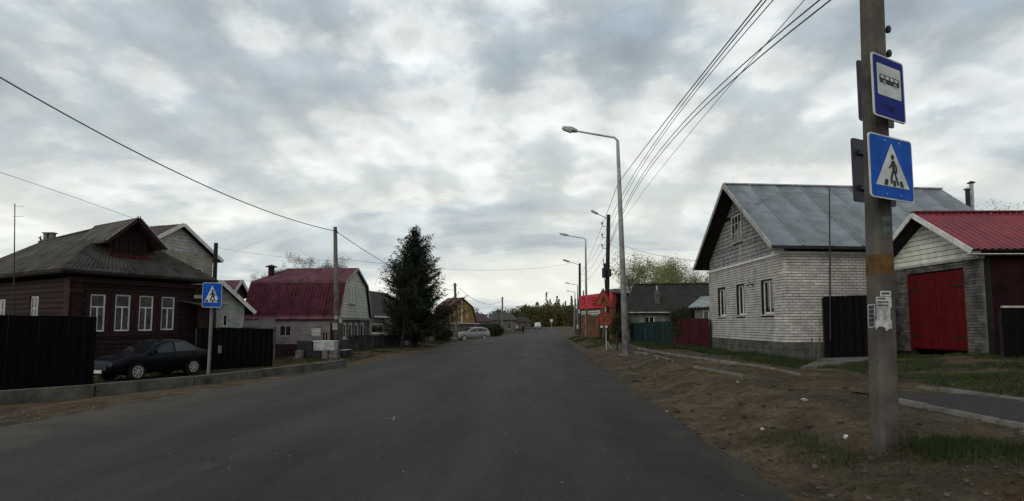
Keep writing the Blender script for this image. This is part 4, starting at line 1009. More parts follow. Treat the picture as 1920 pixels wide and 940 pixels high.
for poly in ([(-0.02, 0.12), (0.05, 0.12), (0.05, 0.19), (-0.02, 0.19)], [(-0.06, -0.03), (0.05, 0.02), (0.07, 0.11), (-0.05, 0.10)], [(-0.13, -0.17), (-0.07, -0.17), (0.02, 0.02), (-0.05, 0.0)], [(0.02, -0.17), (0.07, -0.17), (0.05, 0.02), (0.0, 0.0)], [(0.03, 0.08), (0.17, -0.08), (0.14, -0.10), (0.0, 0.05)], [(0.10, -0.17), (0.28, -0.17), (0.20, -0.07)]):
    flat(SF, T, 'pictogram', signblack, poly, 0.028, 0.031)
SF = SignF(at(1135, 599, S-0.1), RIGHT)
T = thing('speed_sign', 'round orange speed limit sign reading 30', 'traffic sign', SF.o)
flat(SF, T, 'rim', signred, circ(0.36), 0.0, 0.02); flat(SF, T, 'field', signorange, circ(0.285), 0.022, 0.026)
me = text_mesh('30', 0.46, 0.003); me.materials.append(signblack); o = bpy.data.objects.new('lettering', me); C.objects.link(o); o.parent = T
m4 = Matrix.Identity(4)
for i in range(3): m4[i][0] = SF.x[i]; m4[i][1] = SF.y[i]; m4[i][2] = SF.n[i]
m4.translation = SF((0, 0, 0.030))-BASE[T.name]; o.matrix_local = m4
for k, px in enumerate((1128, 1137)):
    P = at(px, 613, S-0.12); T = thing('warning_lamp', ['left of two small pale warning lamps under the 30 sign', 'right of two small pale warning lamps under the 30 sign'][k], 'lamp', P, 'warning lamps under the sign')
    m = MB(); m.box(P.x-0.06, P.x+0.06, P.y-0.03, P.y+0.06, P.z-0.05, P.z+0.05); m.build('housing', signwhite, T)
    m = MB(); m.tube([P+Vector((0, -0.03, 0)), P+Vector((0, -0.05, 0))], 0.045, 10); m.build('lens', lampglass, T)
m = MB(); q = onground(at(1157, 650, 24)); m.tube([q-Vector((0, 0, 0.2)), at(1157, 622, 24)], 0.035, 6); m.build('short_post', darkmetal, None, label='short black post just left of the tall lamp foot', cat='post', loc=q)

# ------------------------------------------------------------------ the near concrete pole with bus stop and crossing signs
PB, PT = at(1659, 823, 5.36), at(1633, 0, 5.36); PB.z = elev(PB.x, PB.y)
axis_ = (PT-at(1657, 800, 5.36)).normalized(); TOP = PB+axis_*6.7
T = thing('concrete_pole', 'near concrete utility pole carrying the bus stop and crossing signs', 'utility pole', PB, 'utility poles')
def pole_ring(t): return 0.102-0.022*t
def polebox(z0, z1, grow=0.0):
    m = MB(); q = []
    for z in (z0, z1):
        c = PB+axis_*z; r = pole_ring(z/8.6)+grow; ch = r*0.3
        q.append([c+RIGHT*a+FWD*b for a, b in ((-r+ch, -r), (r-ch, -r), (r, -r+ch), (r, r-ch), (r-ch, r), (-r+ch, r), (-r, r-ch), (-r, -r+ch))])
    i = [[m.p(x) for x in ring] for ring in q]
    for k in range(8): m.f.append([i[0][k], i[0][(k+1) % 8], i[1][(k+1) % 8], i[1][k]]); m.mi.append(0)
    m.f.append(i[0][::-1]); m.f.append(i[1]); m.mi += [0, 0]; return m
pol = polebox(-0.4, 6.7).build('shaft', mat('weathered_pole', (0.125, 0.110, 0.092), 0.3, 3, 0.92, 0.3, 40, streak=0.4), T)
def hpole(py, px=1650):
    lo, hi = 0, 8.6
    for _ in range(40):
        md = (lo+hi)/2
        if project(PB+axis_*md-FWD*0.1)[1] > py: lo = md
        else: hi = md
    return lo
polebox(hpole(514), hpole(476), 0.003).build('orange_band', orangepaint, T)
m = MB(); r = pole_ring(0.3)+0.002; c = PB+axis_*hpole(428); m.box(c.x-0.02, c.x+r*0.6, c.y-r-0.004, c.y-r+0.02, c.z-0.10, c.z+0.12); m.build('paint_smear', greenpaint, T)
# insulator rack high on the right face
c0, c1 = PB+axis_*hpole(96), PB+axis_*hpole(36); rr_ = pole_ring(0.6)
m = MB(); a = c0+RIGHT*(rr_+0.02); b = c1+RIGHT*(rr_+0.02); m.tube([a, b], 0.025, 4); rk = m.build('insulator_rack', darkmetal, T)
for py in (46, 92):
    q = PB+axis_*hpole(py)+RIGHT*(rr_+0.03); m = MB(); m.tube([q, q+RIGHT*0.05], 0.012, 5); m.tube([q+RIGHT*0.05-Vector((0, 0, 0.03)), q+RIGHT*0.05, q+RIGHT*0.05+Vector((0, 0, 0.04))], [0.022, 0.03, 0.018], 8); m.build('insulator', darkmetal, rk)
# pasted notices
rng = random.Random(2); rp = pole_ring(0.15)
def notice(label, px0, px1, y0, y1, prints, torn=0):
    z0, z1 = hpole(y1), hpole(y0); c = PB+axis_*((z0+z1)/2); r = pole_ring((z0+z1)/2/8.6)+0.004
    sc = FPX/5.24; ccx = project(c-FWD*r)[0]; x0, x1 = (px0-ccx)/sc, (px1-ccx)/sc
    SF = SignF(c-FWD*r, RIGHT); SF.y = axis_; h = z1-z0
    T = thing('paper_notice', label, 'notice', SF.o, 'paper notices on the concrete pole')
    poly = [(x1, h/2), (x0, h/2)]+[(x0+(x1-x0)*k/6, -h/2+(rng.uniform(0, torn) if torn else 0)) for k in range(7)]
    flat(SF, T, 'sheet', paper, poly[::-1], 0.001+rng.uniform(0, 0.002), 0.005)
    for k in range(prints):
        yy = h/2-h*(k+0.6)/(prints+0.3); wd = rng.uniform(0.6, 0.85)*(x1-x0)
        flat(SF, T, 'print', inkgrey, [(x0+0.015, yy-h*0.18/prints), (x0+wd, yy-h*0.18/prints), (x0+wd, yy+h*0.2/prints), (x0+0.015, yy+h*0.2/prints)], 0.0055, 0.0065)
notice('small white notice at the top of the pasted sheets', 1650, 1670, 546, 556, 1)
notice('white notice with three dark printed lines', 1642, 1671, 557, 577, 3)
notice('plain grey-white sheet in the middle of the pasted notices', 1643, 1669, 577, 600, 0)
notice('torn crumpled strips hanging below the pasted sheets', 1642, 1672, 600, 625, 0, 0.11)
# narrow phone-strip notice wrapped on the left face
z0, z1 = hpole(616), hpole(570); c = PB+axis_*((z0+z1)/2); r = pole_ring(0.15)
SF = SignF(c-RIGHT*(r+0.004), -FWD); SF.y = axis_
T = thing('paper_notice', 'narrow paper strip on the left face of the concrete pole', 'notice', SF.o, 'paper notices on the concrete pole')
hh = (z1-z0)/2; m = MB(); m.prism([SF.o-FWD*a+axis_*b for a, b in ((-0.05, -hh), (0.06, -hh*0.9), (0.06, hh), (-0.05, hh))], -RIGHT*0.003); m.build('sheet', paper, T)
for k in range(5): b = hh*(0.75-0.36*k); m = MB(); m.prism([SF.o-RIGHT*0.0035-FWD*a+axis_*(b+c_) for a, c_ in ((-0.035, -0.02), (0.045, -0.02), (0.045, 0.02), (-0.035, 0.02))], -RIGHT*0.001); m.build('print', inkgrey, T)
# ------------------------------------------------------------------ signs
def place_sign(name, label, pl, ptop, dl, pr, dr, h, back=False):
    a = at(pl, ptop, dl); b = at(pr, ptop, dr); u = b-a; u.z = 0; w = u.length
    SF = SignF(a+u/2-Vector((0, 0, h/2)), u); T = thing(name, label, 'traffic sign', SF.o, None); return SF, T, w
def clamp(T, SF, y):
    m = MB(); m.prism([SF((x, yy, -0.03)) for x, yy in ((-0.16, y-0.02), (0.16, y-0.02), (0.16, y+0.02), (-0.16, y+0.02))], SF.n*0.026); m.build('clamp', darkmetal, T)
def crossing(SF, T, w, h, mirror=False):
    flat(SF, T, 'panel', signback, rrect(w, h, 0.04), -0.002, 0.0); flat(SF, T, 'border', signwhite, rrect(w, h, 0.04), 0.001, 0.012)
    flat(SF, T, 'field', signblue, rrect(w*0.955, h*0.955, 0.035), 0.013, 0.015)
    flat(SF, T, 'triangle', signwhite, [(-w*0.385, -h*0.30), (w*0.385, -h*0.30), (0, h*0.385)], 0.016, 0.018)
    k = -1 if mirror else 1; s = h
    def ln(pts, wd):
        out = []
        for (x0, y0), (x1, y1) in zip(pts, pts[1:]):
            d = Vector((x1-x0, y1-y0)); d.normalize(); q = Vector((-d.y, d.x))*wd/2
            out.append([(x0+q.x, y0+q.y), (x0-q.x, y0-q.y), (x1-q.x*0.8, y1-q.y*0.8), (x1+q.x*0.8, y1+q.y*0.8)])
        return out
    m = MB()
    polys = [circ(0.043*s, 16, 0.012*s*k, 0.17*s)]
    polys += ln([(0.015*s*k, 0.115*s), (0.03*s*k, -0.045*s)], 0.078*s)
    polys += ln([(0.03*s*k, 0.11*s), (0.095*s*k, 0.02*s), (0.095*s*k, -0.075*s)], 0.036*s)
    polys += ln([(-0.005*s*k, 0.09*s), (-0.035*s*k, 0.035*s), (-0.085*s*k, -0.012*s)], 0.036*s)
    polys += ln([(0.018*s*k, -0.04*s), (-0.035*s*k, -0.13*s), (-0.05*s*k, -0.25*s)], 0.048*s)
    polys += ln([(0.045*s*k, -0.04*s), (0.075*s*k, -0.14*s), (0.125*s*k, -0.265*s)], 0.044*s)
    for x, wd in ((-0.19, 0.085), (0.03, 0.065), (0.225, 0.075)):
        polys.append([((x-wd/2)*s, -0.285*s), ((x+wd/2)*s, -0.285*s), ((x*0.86+wd*0.42)*s, -0.195*s), ((x*0.86-wd*0.42)*s, -0.195*s)])
    for j, p in enumerate(polys): m.prism([SF((x, y, 0.019+0.0002*j)) for x, y in p], SF.n*0.002)
    m.build('pedestrian', signblack, T)
H0 = 0.66
SF, T, w = place_sign('crossing_sign', 'near blue pedestrian crossing sign on the concrete pole', 1625, 247, 5.0, 1705, 5.30, H0); crossing(SF, T, w, H0); clamp(T, SF, 0.2); clamp(T, SF, -0.2)
for yy in (0.27, -0.28):
    for xx in (-0.12, 0.12): flat(SF, T, 'bolt', galv, circ(0.009, 8, xx, yy), 0.0205, 0.026)
HB = 0.66
SF, T, w = place_sign('bus_stop_sign', 'blue bus stop sign with black bus above the crossing sign', 1631, 97, 5.02, 1689, 5.28, HB)
h = HB
flat(SF, T, 'panel', signback, rrect(w, h, 0.035), -0.002, 0.0); flat(SF, T, 'border', signwhite, rrect(w, h, 0.035), 0.001, 0.012); flat(SF, T, 'field', busblue, rrect(w*0.93, h*0.95, 0.03), 0.013, 0.015)
flat(SF, T, 'white_field', signwhite, rrect(w*0.74, h*0.50, 0.012, 3, 0, h*0.10), 0.016, 0.018)
bw, bh, cy = w*0.62, h*0.135, h*0.115
flat(SF, T, 'bus', signblack, rrect(bw, bh, bh*0.28, 4, 0, cy), 0.019, 0.021)
for k in range(4):
    x = -bw/2+bw*(0.135+0.235*k); flat(SF, T, 'bus_window', signwhite, rrect(bw*0.17, bh*0.36, 0.006, 2, x, cy+bh*0.20), 0.022, 0.023)
for x in (-bw*0.27, bw*0.27): flat(SF, T, 'bus_wheel', signwhite, circ(bh*0.27, 16, x, cy-bh*0.46), 0.0225, 0.0235); flat(SF, T, 'bus_hub', signblack, circ(bh*0.16, 12, x, cy-bh*0.46), 0.0240, 0.0245)
m = MB(); 
for k in range(3): m.prism([SF((x, y, 0.016)) for x, y in rrect(w*(0.3-0.06*k), 0.012, 0.005, 2, w*0.02*k, -h*0.30-0.022*k)], SF.n*0.001)
m.build('small_print', mat('faint_blue_print', (0.006, 0.012, 0.07), 0.1, 5), T)
clamp(T, SF, 0.2); clamp(T, SF, -0.2)
SF, T, w = place_sign('sign_back', 'grey back of a sign behind the bus stop sign', 1604.5, 110, 5.58, 1668, 5.84, 0.73)
flat(SF, T, 'panel', signback, rrect(w, 0.70, 0.035), 0.0, 0.012); flat(SF, T, 'rim', mat('sign_rim', (0.10, 0.10, 0.22), 0.2, 5), [(-w/2, 0.3), (-w/2, -0.3), (-w/2+0.012, -0.3), (-w/2+0.012, 0.3)], 0.013, 0.017); clamp(T, SF, 0.1)
SF, T, w = place_sign('sign_back', 'grey back of a sign behind the near crossing sign', 1594, 256, 5.58, 1672, 5.88, 0.75)
flat(SF, T, 'panel', signback, rrect(w, 0.72, 0.035), 0.0, 0.012); flat(SF, T, 'rim', mat('sign_rim', (0.10, 0.10, 0.22), 0.2, 5), [(-w/2, 0.3), (-w/2, -0.3), (-w/2+0.012, -0.3), (-w/2+0.012, 0.3)], 0.013, 0.017)
for yy in (0.2, -0.2):
    m = MB(); m.prism([SF((x, y, 0.014)) for x, y in ((-w/2+0.08, yy-0.025), (w/2-0.05, yy-0.025), (w/2-0.05, yy+0.025), (-w/2+0.08, yy+0.025))], SF.n*0.03); m.build('bracket', darkmetal, T)
# ------------------------------------------------------------------ left: fences and wooden house
def zero(p, z): p = Vector(p); p.z = z; return p
fa, fb = zero(at(-190, 640, 12.6), -0.4), zero(at(180, 640, 15.4), -0.42)
sheet_fence('fence', 'tall black sheet fence at the left edge before the wooden house', 'fence', fa, fb, at(-190, 587, 12.6).z-fa.z, at(180, 594, 15.4).z-fb.z, 6, blackfence, 0.22, 0.02)
fd = zero(at(150, 640, 19.2), -0.4)
A, B = zero(at(128, 640, 19.8), -0.4), zero(at(371, 640, 24.2), -0.4)
F, LN = frame_from(A, B, inward=-1)
T = thing('wooden_house', 'dark red wooden house with four white-framed windows and mossy hipped roof', 'house', F.o)
CW = F.c_py(520, 0.1); DD = 10.5; am = LN*0.42
wins = []
for (pa, pb, yt, yb) in ((166, 195, 552, 622), (213, 242, 553, 621), (258, 285, 555, 620.5), (300, 325, 557, 619)):
    a, b = F.u_px(pa, 1.8), F.u_px(pb, 1.8); wins.append((a, b, F.c_py(yb, (a+b)/2), F.c_py(yt, (a+b)/2)))
wall(F, 'wall', mortar, T, 0, LN, -0.2, CW, wins, 0.2)
FS = Frame(F.o, F.w, F.u)
sw = []
for (pa, pb, yt, yb) in ((69, 56, 556, 612), (7, -6, 562, 612)):
    a, b = FS.u_px(pa, 1.8), FS.u_px(pb, 1.8); sw.append((a, b, FS.c_py(yb, (a+b)/2), FS.c_py(yt, (a+b)/2)))
wall(FS, 'wall', mortar, T, 0.21, DD, -0.2, CW, sw, 0.2)
wall(Frame(F((LN, 0, 0)), F.w, -F.u), 'wall', redwood, T, 0.21, DD, -0.2, CW, [], 0.2); wall(Frame(F((0, DD, 0)), F.u, -F.w), 'wall', redwood, T, 0, LN, -0.2, CW, [], 0.2)
rl = random.Random(9)
def lay_logs(FF, ln, holes, step=0.21):
    z = 0.0
    while z < CW-0.02:
        for (a, b, c, d) in rects_minus(0.02, ln-0.02, z, min(z+step-0.012, CW), holes):
            m = MB(FF); j = rl.uniform(0, 0.008); m.prism([(a, 0.02, c), (a, -0.022-j, c+0.03), (a, -0.03-j, (c+d)/2), (a, -0.022-j, d-0.03), (a, 0.02, d)], (b-a, 0, 0)); m.build('log', redwood, T)
        z += step
pad = 0.16
lay_logs(F, LN, [(w[0]-pad, w[1]+pad, w[2]-0.1, w[3]+0.14) for w in wins]); lay_logs(FS, DD, [(w[0]-0.1, w[1]+0.1, w[2]-0.1, w[3]+0.1) for w in sw])
for w in wins:
    window(F, T, *w, inset=0.0, fw=0.055, mull=(0.5,), trans=(0.66,), header='single', mframe=whitepaint, mglass=curtainglass)
    m = MB(F)   # carved surround
    m.box(w[0]-pad, w[0]-0.002, -0.055, 0.0, w[2]-0.1, w[3]+0.14); m.box(w[1]+0.002, w[1]+pad, -0.055, 0.0, w[2]-0.1, w[3]+0.14)
    m.box(w[0]-pad-0.04, w[1]+pad+0.04, -0.09, 0.0, w[3]+0.141, w[3]+0.22); m.box(w[0]-0.001, w[1]+0.001, -0.05, 0.0, w[3]+0.002, w[3]+0.139); m.box(w[0]-pad-0.03, w[1]+pad+0.03, -0.08, 0.0, w[2]-0.20, w[2]-0.101)
    for k in range(5): cz = w[2]+(w[3]-w[2])*(0.1+0.2*k); m.box(w[0]-pad+0.03, w[0]-0.03, -0.075, -0.05, cz-0.07, cz+0.07); m.box(w[1]+0.03, w[1]+pad-0.03, -0.075, -0.05, cz-0.07, cz+0.07)
    m.build('window_surround', redtrim, T)
for w in sw: window(FS, T, *w, inset=0.0, fw=0.055, mull=(0.5,), trans=(0.6,), mframe=greyframe, mglass=curtainglass)
for a in (-0.06, LN-0.30):
    m = MB(F); m.box(a, a+0.36, -0.10, 0.001, -0.2, CW-0.02); m.build('corner_board', redwood, T)
    m = MB(F); m.box(a-0.05, a+0.41, -0.16, -0.101, CW-0.62, CW-0.47); m.build('capital', greyframe if a > 1 else redtrim, T)
m = MB(FS); m.box(-0.10, 0.34, -0.10, -0.001, -0.2, CW-0.02); m.build('corner_board', redwood, T)
m = MB(F); m.box(-0.1, LN+0.1, -0.13, 0.02, CW-0.18, CW+0.02); m.build('frieze', redtrim, T)
# hipped roof
ov = 0.55; cE = F.c_py(506, -0.2, -ov)
cR = F.c_py(419, am, 0.4); b_back = 0.5
for k in range(200):
    if project(F((am, 0.5+k*0.05, cR)))[0] < 76: break
    b_back = 0.5+k*0.05
e00, e10, e11, e01 = F((-ov, -ov, cE)), F((LN+ov, -ov, cE)), F((LN+ov, DD+ov, cE)), F((-ov, DD+ov, cE)); bb = min(b_back, DD-0.8); r0, r1 = F((am, 2.0, cR)), F((am, bb, min(cR, F.c_py(456, am, bb))))
slab(T, 'roof_slope', slate, [e00, r0, r1, e01], 0.09); slab(T, 'roof_slope', slate, [e00, e10, r0], 0.09); slab(T, 'roof_slope', slate, [e10, e11, r1, r0], 0.09); slab(T, 'roof_slope', slate, [e01, r1, e11], 0.09)
# wavy asbestos sheets laid over the two slopes one sees
def sheets_tri(Pa, Pb, Qa, Qb, n):
    roof_sheets(T, Pa, Pb, Qa, Qb, slate, n, wave(0.16, 0.022, 5), lift=0.03, name='slate_sheet')
sheets_tri(e00, e01, r0, r1, 7); sheets_tri(e00, e10, r0, r0+(e10-e00)*0.01, 5)
beam(T, 'ridge_cap', oldwood, r0+Vector((0, 0, 0.05)), r1+Vector((0, 0, 0.05)), 0.2, 0.06)
m = MB(F); m.box(-ov+0.05, LN+ov-0.05, -ov+0.05, 0.0, cE-0.12, cE-0.09); m.build('soffit', mat('dark_soffit_wood', (0.014, 0.008, 0.008), 0.2, 5), T)  # soffit boards in a much darker brown than the wall timber
m = MB(F); m.box(-ov+0.05, 0.0, 0.001, DD, cE-0.12, cE-0.09); m.build('soffit', MATS['dark_soffit_wood'], T)
# attic dormer
dw = 0.72; bF = 0.35
def slope_c(b): return cE+(cR-cE)*(b+ov)/(2.0+ov)
c0 = slope_c(bF); cW2 = F.c_py(452, am+dw, bF); cA = F.c_py(408, am, -0.25)
m = MB(F); m.prism([(am-dw, bF, c0-0.1), (am+dw, bF, c0-0.1), (am+dw, bF, cW2), (am, bF, cA-0.12), (am-dw, bF, cW2)], (0, 2.4, 0)); dm = m.build('dormer', redwood, T)
window(F, dm, am-0.26, am-0.02, c0+0.18, cW2-0.1, inset=bF-0.03, fw=0.04, mull=(), mframe=redtrim) if False else None
for (x0, x1) in ((am-0.40, am-0.06), (am+0.06, am+0.40)):
    m = MB(F); m.box(x0, x1, bF-0.03, bF, c0+0.22, cW2-0.12); m.build('dormer_shutter', mat('dormer_dark', (0.018, 0.009, 0.009), 0.3, 4), dm)
for x in (am-0.55, am, am+0.55):
    m = MB(F); m.box(x-0.045, x+0.045, bF-0.07, bF, c0+0.05, cW2); m.build('dormer_post', redtrim, dm)
m = MB(F); m.box(am-dw-0.1, am+dw+0.1, bF-0.16, bF, c0-0.10, c0+0.06); m.build('dormer_sill', mat('bright_red_trim', (0.13, 0.016, 0.022), 0.3, 5), dm)
dr = 1.16; dl = (cA-cW2)/dw*dr; f0 = -0.25
for s in (-1, 1):
    P0, P1, Q0, Q1 = F((am+s*dr, f0, cA-dl*0.86)), F((am+s*dr, 2.6, cA-dl*0.86)), F((am, f0, cA)), F((am, 3.4, cA-0.02))
    slab(T, 'dormer_roof', slate, [P0, P1, Q1, Q0], 0.07)
    beam(T, 'dormer_bargeboard', redtrim, P0-F.w*0.02-Vector((0, 0, 0.05)), Q0-F.w*0.02-Vector((0, 0, 0.05)), 0.03, 0.16)
    # carved lace edge
    m = MB(); n = 12
    for k in range(n):
        a, b = P0.lerp(Q0, k/n), P0.lerp(Q0, (k+1)/n); mid = a.lerp(b, 0.5)
        m.prism([a-F.w*0.04+Vector((0, 0, 0.02)), b-F.w*0.04+Vector((0, 0, 0.02)), mid-F.w*0.04+Vector((0, 0, 0.11))], -F.w*0.015)
    m.build('lace_trim', greyframe, T)
# chimney and small vane on the ridge
q = r1.lerp(r0, 0.10)
m = MB()
for dx in (0, 0.3): m.box(q.x+dx-0.09, q.x+dx+0.09, q.y-0.1, q.y+0.1, q.z-0.3, q.z+0.40)
m.box(q.x-0.14, q.x+0.44, q.y-0.14, q.y+0.14, q.z+0.40, q.z+0.45); m.build('chimney', greywall, T)
q2 = r1; m = MB(); m.tube([q2, q2+Vector((0, 0, 0.35))], 0.03, 5); m.tube([q2+Vector((-0.12, 0, 0.3)), q2+Vector((0.15, 0, 0.12))], 0.025, 4); m.build('roof_finial', darkmetal, T)
a = zero(at(29, 640, 19.5), -0.4); m = MB(); top = at(28, 382, 19.5); m.tube([a, top], [0.03, 0.015], 5); T2 = thing('antenna_mast', 'thin antenna mast left of the wooden house', 'antenna', a); m.build('mast', darkmetal, T2)
for dz in (0.1, 0.5): m = MB(); m.tube([top-Vector((0, 0, dz))-RIGHT*0.05, top-Vector((0, 0, dz))+RIGHT*0.35], 0.006, 4); m.build('antenna_bar', darkmetal, T2)
# dark porch right of the wooden house
P, Q = zero(at(372, 640, 23.6), -0.4), zero(at(398, 640, 24.6), -0.4)
FP, lp = frame_from(P, Q, inward=-1); T2 = thing('porch', 'dark boarded porch joined to the right of the wooden house', 'porch', FP.o)
cp = FP.c_py(572, lp*0.5); wall(FP, 'wall', redwood, T2, 0, lp, -0.2, cp, [], 0.1)
slab(T2, 'roof', slate, [FP((-0.3, -0.3, cp)), FP((lp+0.25, -0.3, cp-0.05)), FP((lp+0.25, 2.6, cp+0.5)), FP((-0.3, 2.6, cp+0.55))], 0.06)
# ------------------------------------------------------------------ left: pale gabled house behind
def gable_house(name, label, A, B, depth, ywall, yapex, oh, mw, mg, mr, gz=-0.4, wins=(), roofn=5, prof=None, step=None, roof_px_b=-0.35, gstep=0.2, trim=whitepaint, base=None):
    A, B = zero(A, gz), zero(B, gz); F, LN = frame_from(A, B, inward=-1); T = thing(name, label, 'house', F.o)
    CW = F.c_py(ywall, LN)
    ws = []
    for (pa, pb, yt, yb) in wins:
        a, b = F.u_px(pa, 1.5), F.u_px(pb, 1.5); ws.append((min(a, b), max(a, b), F.c_py(yb, (a+b)/2), F.c_py(yt, (a+b)/2)))
    wall(F, 'wall', mw, T, 0, LN, -0.3, CW, [w for w in ws if w[3] < CW], 0.2)
    wall(Frame(F.o, F.w, F.u), 'wall', mw, T, 0.21, depth, -0.3, CW, [], 0.2); wall(Frame(F((LN, 0, 0)), F.w, -F.u), 'wall', mw, T, 0.21, depth, -0.3, CW, [], 0.2)
    cA = F.c_py(yapex, LN/2, roof_px_b); sl = (cA-CW)/(LN/2)
    m = MB(F); m.prism([(0.02, 0.04, CW+0.001), (LN-0.02, 0.04, CW+0.001), (LN/2, 0.04, cA-0.08)], (0, 0.15, 0)); m.build('gable_wall', mw, T)
    def gb(c): lo = max(0.0, (c-CW)/sl+0.03); return lo, LN-lo
    planks(F, T, gb, CW+0.02, cA-0.1, mg, gstep, 0.03, 0.04)
    for w in ws: window(F, T, *w, inset=0.03 if w[3] < CW else -0.02, fw=0.07, mull=(0.5,) if w[1]-w[0] > 0.8 else ())
    b0 = roof_px_b; ce = CW-sl*oh
    for s, (x, xr) in enumerate(((-oh, LN/2), (LN+oh, LN/2))):
        P0, P1, Q0, Q1 = F((x, b0, ce)), F((x, depth, ce)), F((xr, b0, cA)), F((xr, depth, cA))
        slab(T, 'roof_deck', mortar, [P0, P1, Q1, Q0], 0.07)
        if s == 0: roof_sheets(T, P0, P1, Q0, Q1, mr, roofn, prof or wave(0.2, 0.025, 5), step=step, lift=0.03)
        else: roof_sheets(T, P1, P0, Q1, Q0, mr, roofn, prof or wave(0.2, 0.025, 5), step=step, lift=0.03)
        beam(T, 'bargeboard', trim, P0-F.w*0.02, Q0-F.w*0.02*(1+0.1*s), 0.03, 0.2)
    return T, F, LN, CW, cA
brickpale = mat('pale_brickwork', (0.42, 0.40, 0.33), 0.2, 2, 0.9, 0.2, 30)
def brick_material(name, c1, c2, mort, scale=1.0, bw=0.26, bh=0.085):
    m, n, l, b = node_mat(name); b.inputs['Roughness'].default_value = 0.9; b.inputs['Specular IOR Level'].default_value = 0.2
    g = n.new('ShaderNodeNewGeometry').outputs['Position']; s = n.new('ShaderNodeSeparateXYZ'); l.new(g, s.inputs[0])
    ad = n.new('ShaderNodeMath'); ad.operation = 'ADD'; l.new(s.outputs[0], ad.inputs[0]); l.new(s.outputs[1], ad.inputs[1])
    cb = n.new('ShaderNodeCombineXYZ'); l.new(ad.outputs[0], cb.inputs[0]); l.new(s.outputs[2], cb.inputs[1])
    t = n.new('ShaderNodeTexBrick'); t.inputs['Scale'].default_value = 1.0; t.inputs['Brick Width'].default_value = bw*1.2; t.inputs['Row Height'].default_value = bh; t.inputs['Mortar Size'].default_value = 0.011; t.inputs['Mortar Smooth'].default_value = 0.1
    t.inputs['Color1'].default_value = (*c1, 1); t.inputs['Color2'].default_value = (*c2, 1); t.inputs['Mortar'].default_value = (*mort, 1); l.new(cb.outputs[0], t.inputs['Vector'])
    nz = gramp(n, l, gnoise(n, l, g, 1.2, 7, 0.65), [(0.35, 0.65), (0.6, 1.1)])
    l.new(gmix(n, l, 1.0, t.outputs['Color'], nz, 'MULTIPLY'), b.inputs['Base Color'])
    bp = n.new('ShaderNodeBump'); bp.inputs['Strength'].default_value = 0.5; bp.inputs['Distance'].default_value = 0.01; bp.invert = True; l.new(t.outputs['Fac'], bp.inputs['Height']); l.new(bp.outputs[0], b.inputs['Normal'])
    MATS[name] = m; return m
farbrick = brick_material('distant_white_brick', (0.42, 0.40, 0.31), (0.34, 0.32, 0.25), (0.07, 0.065, 0.05), bh=0.11)
mauvebrick = brick_material('distant_mauve_brick', (0.30, 0.26, 0.255), (0.24, 0.20, 0.20), (0.12, 0.10, 0.10), bh=0.1)
gable_house('pale_house', 'pale brick house with white-edged gable behind the wooden house', at(250, 640, 28.0), at(393, 640, 32.5), 8, 481, 421, 0.45, farbrick, sideplank, darktile, wins=[(361, 375, 503, 530)], roofn=5, prof=wave(0.22, 0.03, 5), step=0.35, trim=whitepaint)
gable_house('outbuilding', 'small pale sided outbuilding with low white-edged gable beside the crossing sign', at(352, 640, 25.6), at(456, 640, 27.6), 4, 573, 528, 0.45, creamwall, sideplank, slate, wins=[(416, 427, 589, 613)], roofn=3)
# horizontal siding on the outbuilding front
FO, LO = frame_from(zero(at(352, 640, 25.6), -0.4), zero(at(456, 640, 27.6), -0.4), inward=-1)
ob = [o for o in C.objects if o.name.startswith('outbuilding')][0]
wz = (FO.u_px(416, 1.5), FO.u_px(427, 1.5)); cw = FO.c_py(573, LO); z = 0.4
while z < cw-0.02:
    for (a, b, c, d) in rects_minus(0.0, LO, z, min(z+0.115, cw), [(wz[0], wz[1], FO.c_py(613, 2.5), FO.c_py(589, 2.5))]):
        m = MB(FO); m.hexa([(a, -0.03, c), (b, -0.03, c), (b, -0.001, c), (a, -0.001, c), (a, -0.012, d), (b, -0.012, d), (b, -0.001, d), (a, -0.001, d)]); m.build('siding_board', sideplank, ob)
    z += 0.13
# awning in front of it
P, Q = at(368, 584, 24.3), at(402, 585, 25.4); T2 = thing('awning', 'small blue-grey sheet awning under the crossing sign', 'awning', Vector((P.x, P.y, -0.4)))
roof_sheets(T2, P, Q, P+Vector((0.1, 1.0, 0.42)), Q+Vector((0.1, 1.0, 0.42)), mat('blue_grey_sheet', (0.20, 0.25, 0.25), 0.2, 4, 0.6), 2, trap(0.2, 0.02))
m = MB(); m.tube([(P.x+0.1, P.y+0.1, -0.4), P+Vector((0.1, 0.1, 0))], 0.04, 5); m.build('prop', oldwood, T2); m = MB(); m.tube([(Q.x, Q.y+0.1, -0.4), Q+Vector((0, 0.1, 0))], 0.04, 5); m.build('prop', oldwood, T2)
fa, fb = zero(at(366, 690, 21.8), -0.42), zero(at(511, 688, 23.3), -0.40)
fe = sheet_fence('fence', 'black sheet fence between the crossing sign and the maroon-roofed house', 'fence', fa, fb, at(366, 614, 21.8).z-fa.z, at(511, 616, 23.3).z-fb.z, 4, blackfence, 0.22, 0.02)
P = at(414.5, 655, 21.95); m = MB(); m.box(P.x-0.05, P.x+0.05, P.y-0.12, P.y-0.02, P.z-0.16, P.z+0.13); m.box(P.x-0.06, P.x+0.06, P.y-0.13, P.y-0.02, P.z+0.131, P.z+0.15)
m.build('letter_box', greywall, None, label='small grey letter box on the black fence', cat='letter box', loc=P-Vector((0, 0, 0.16)))
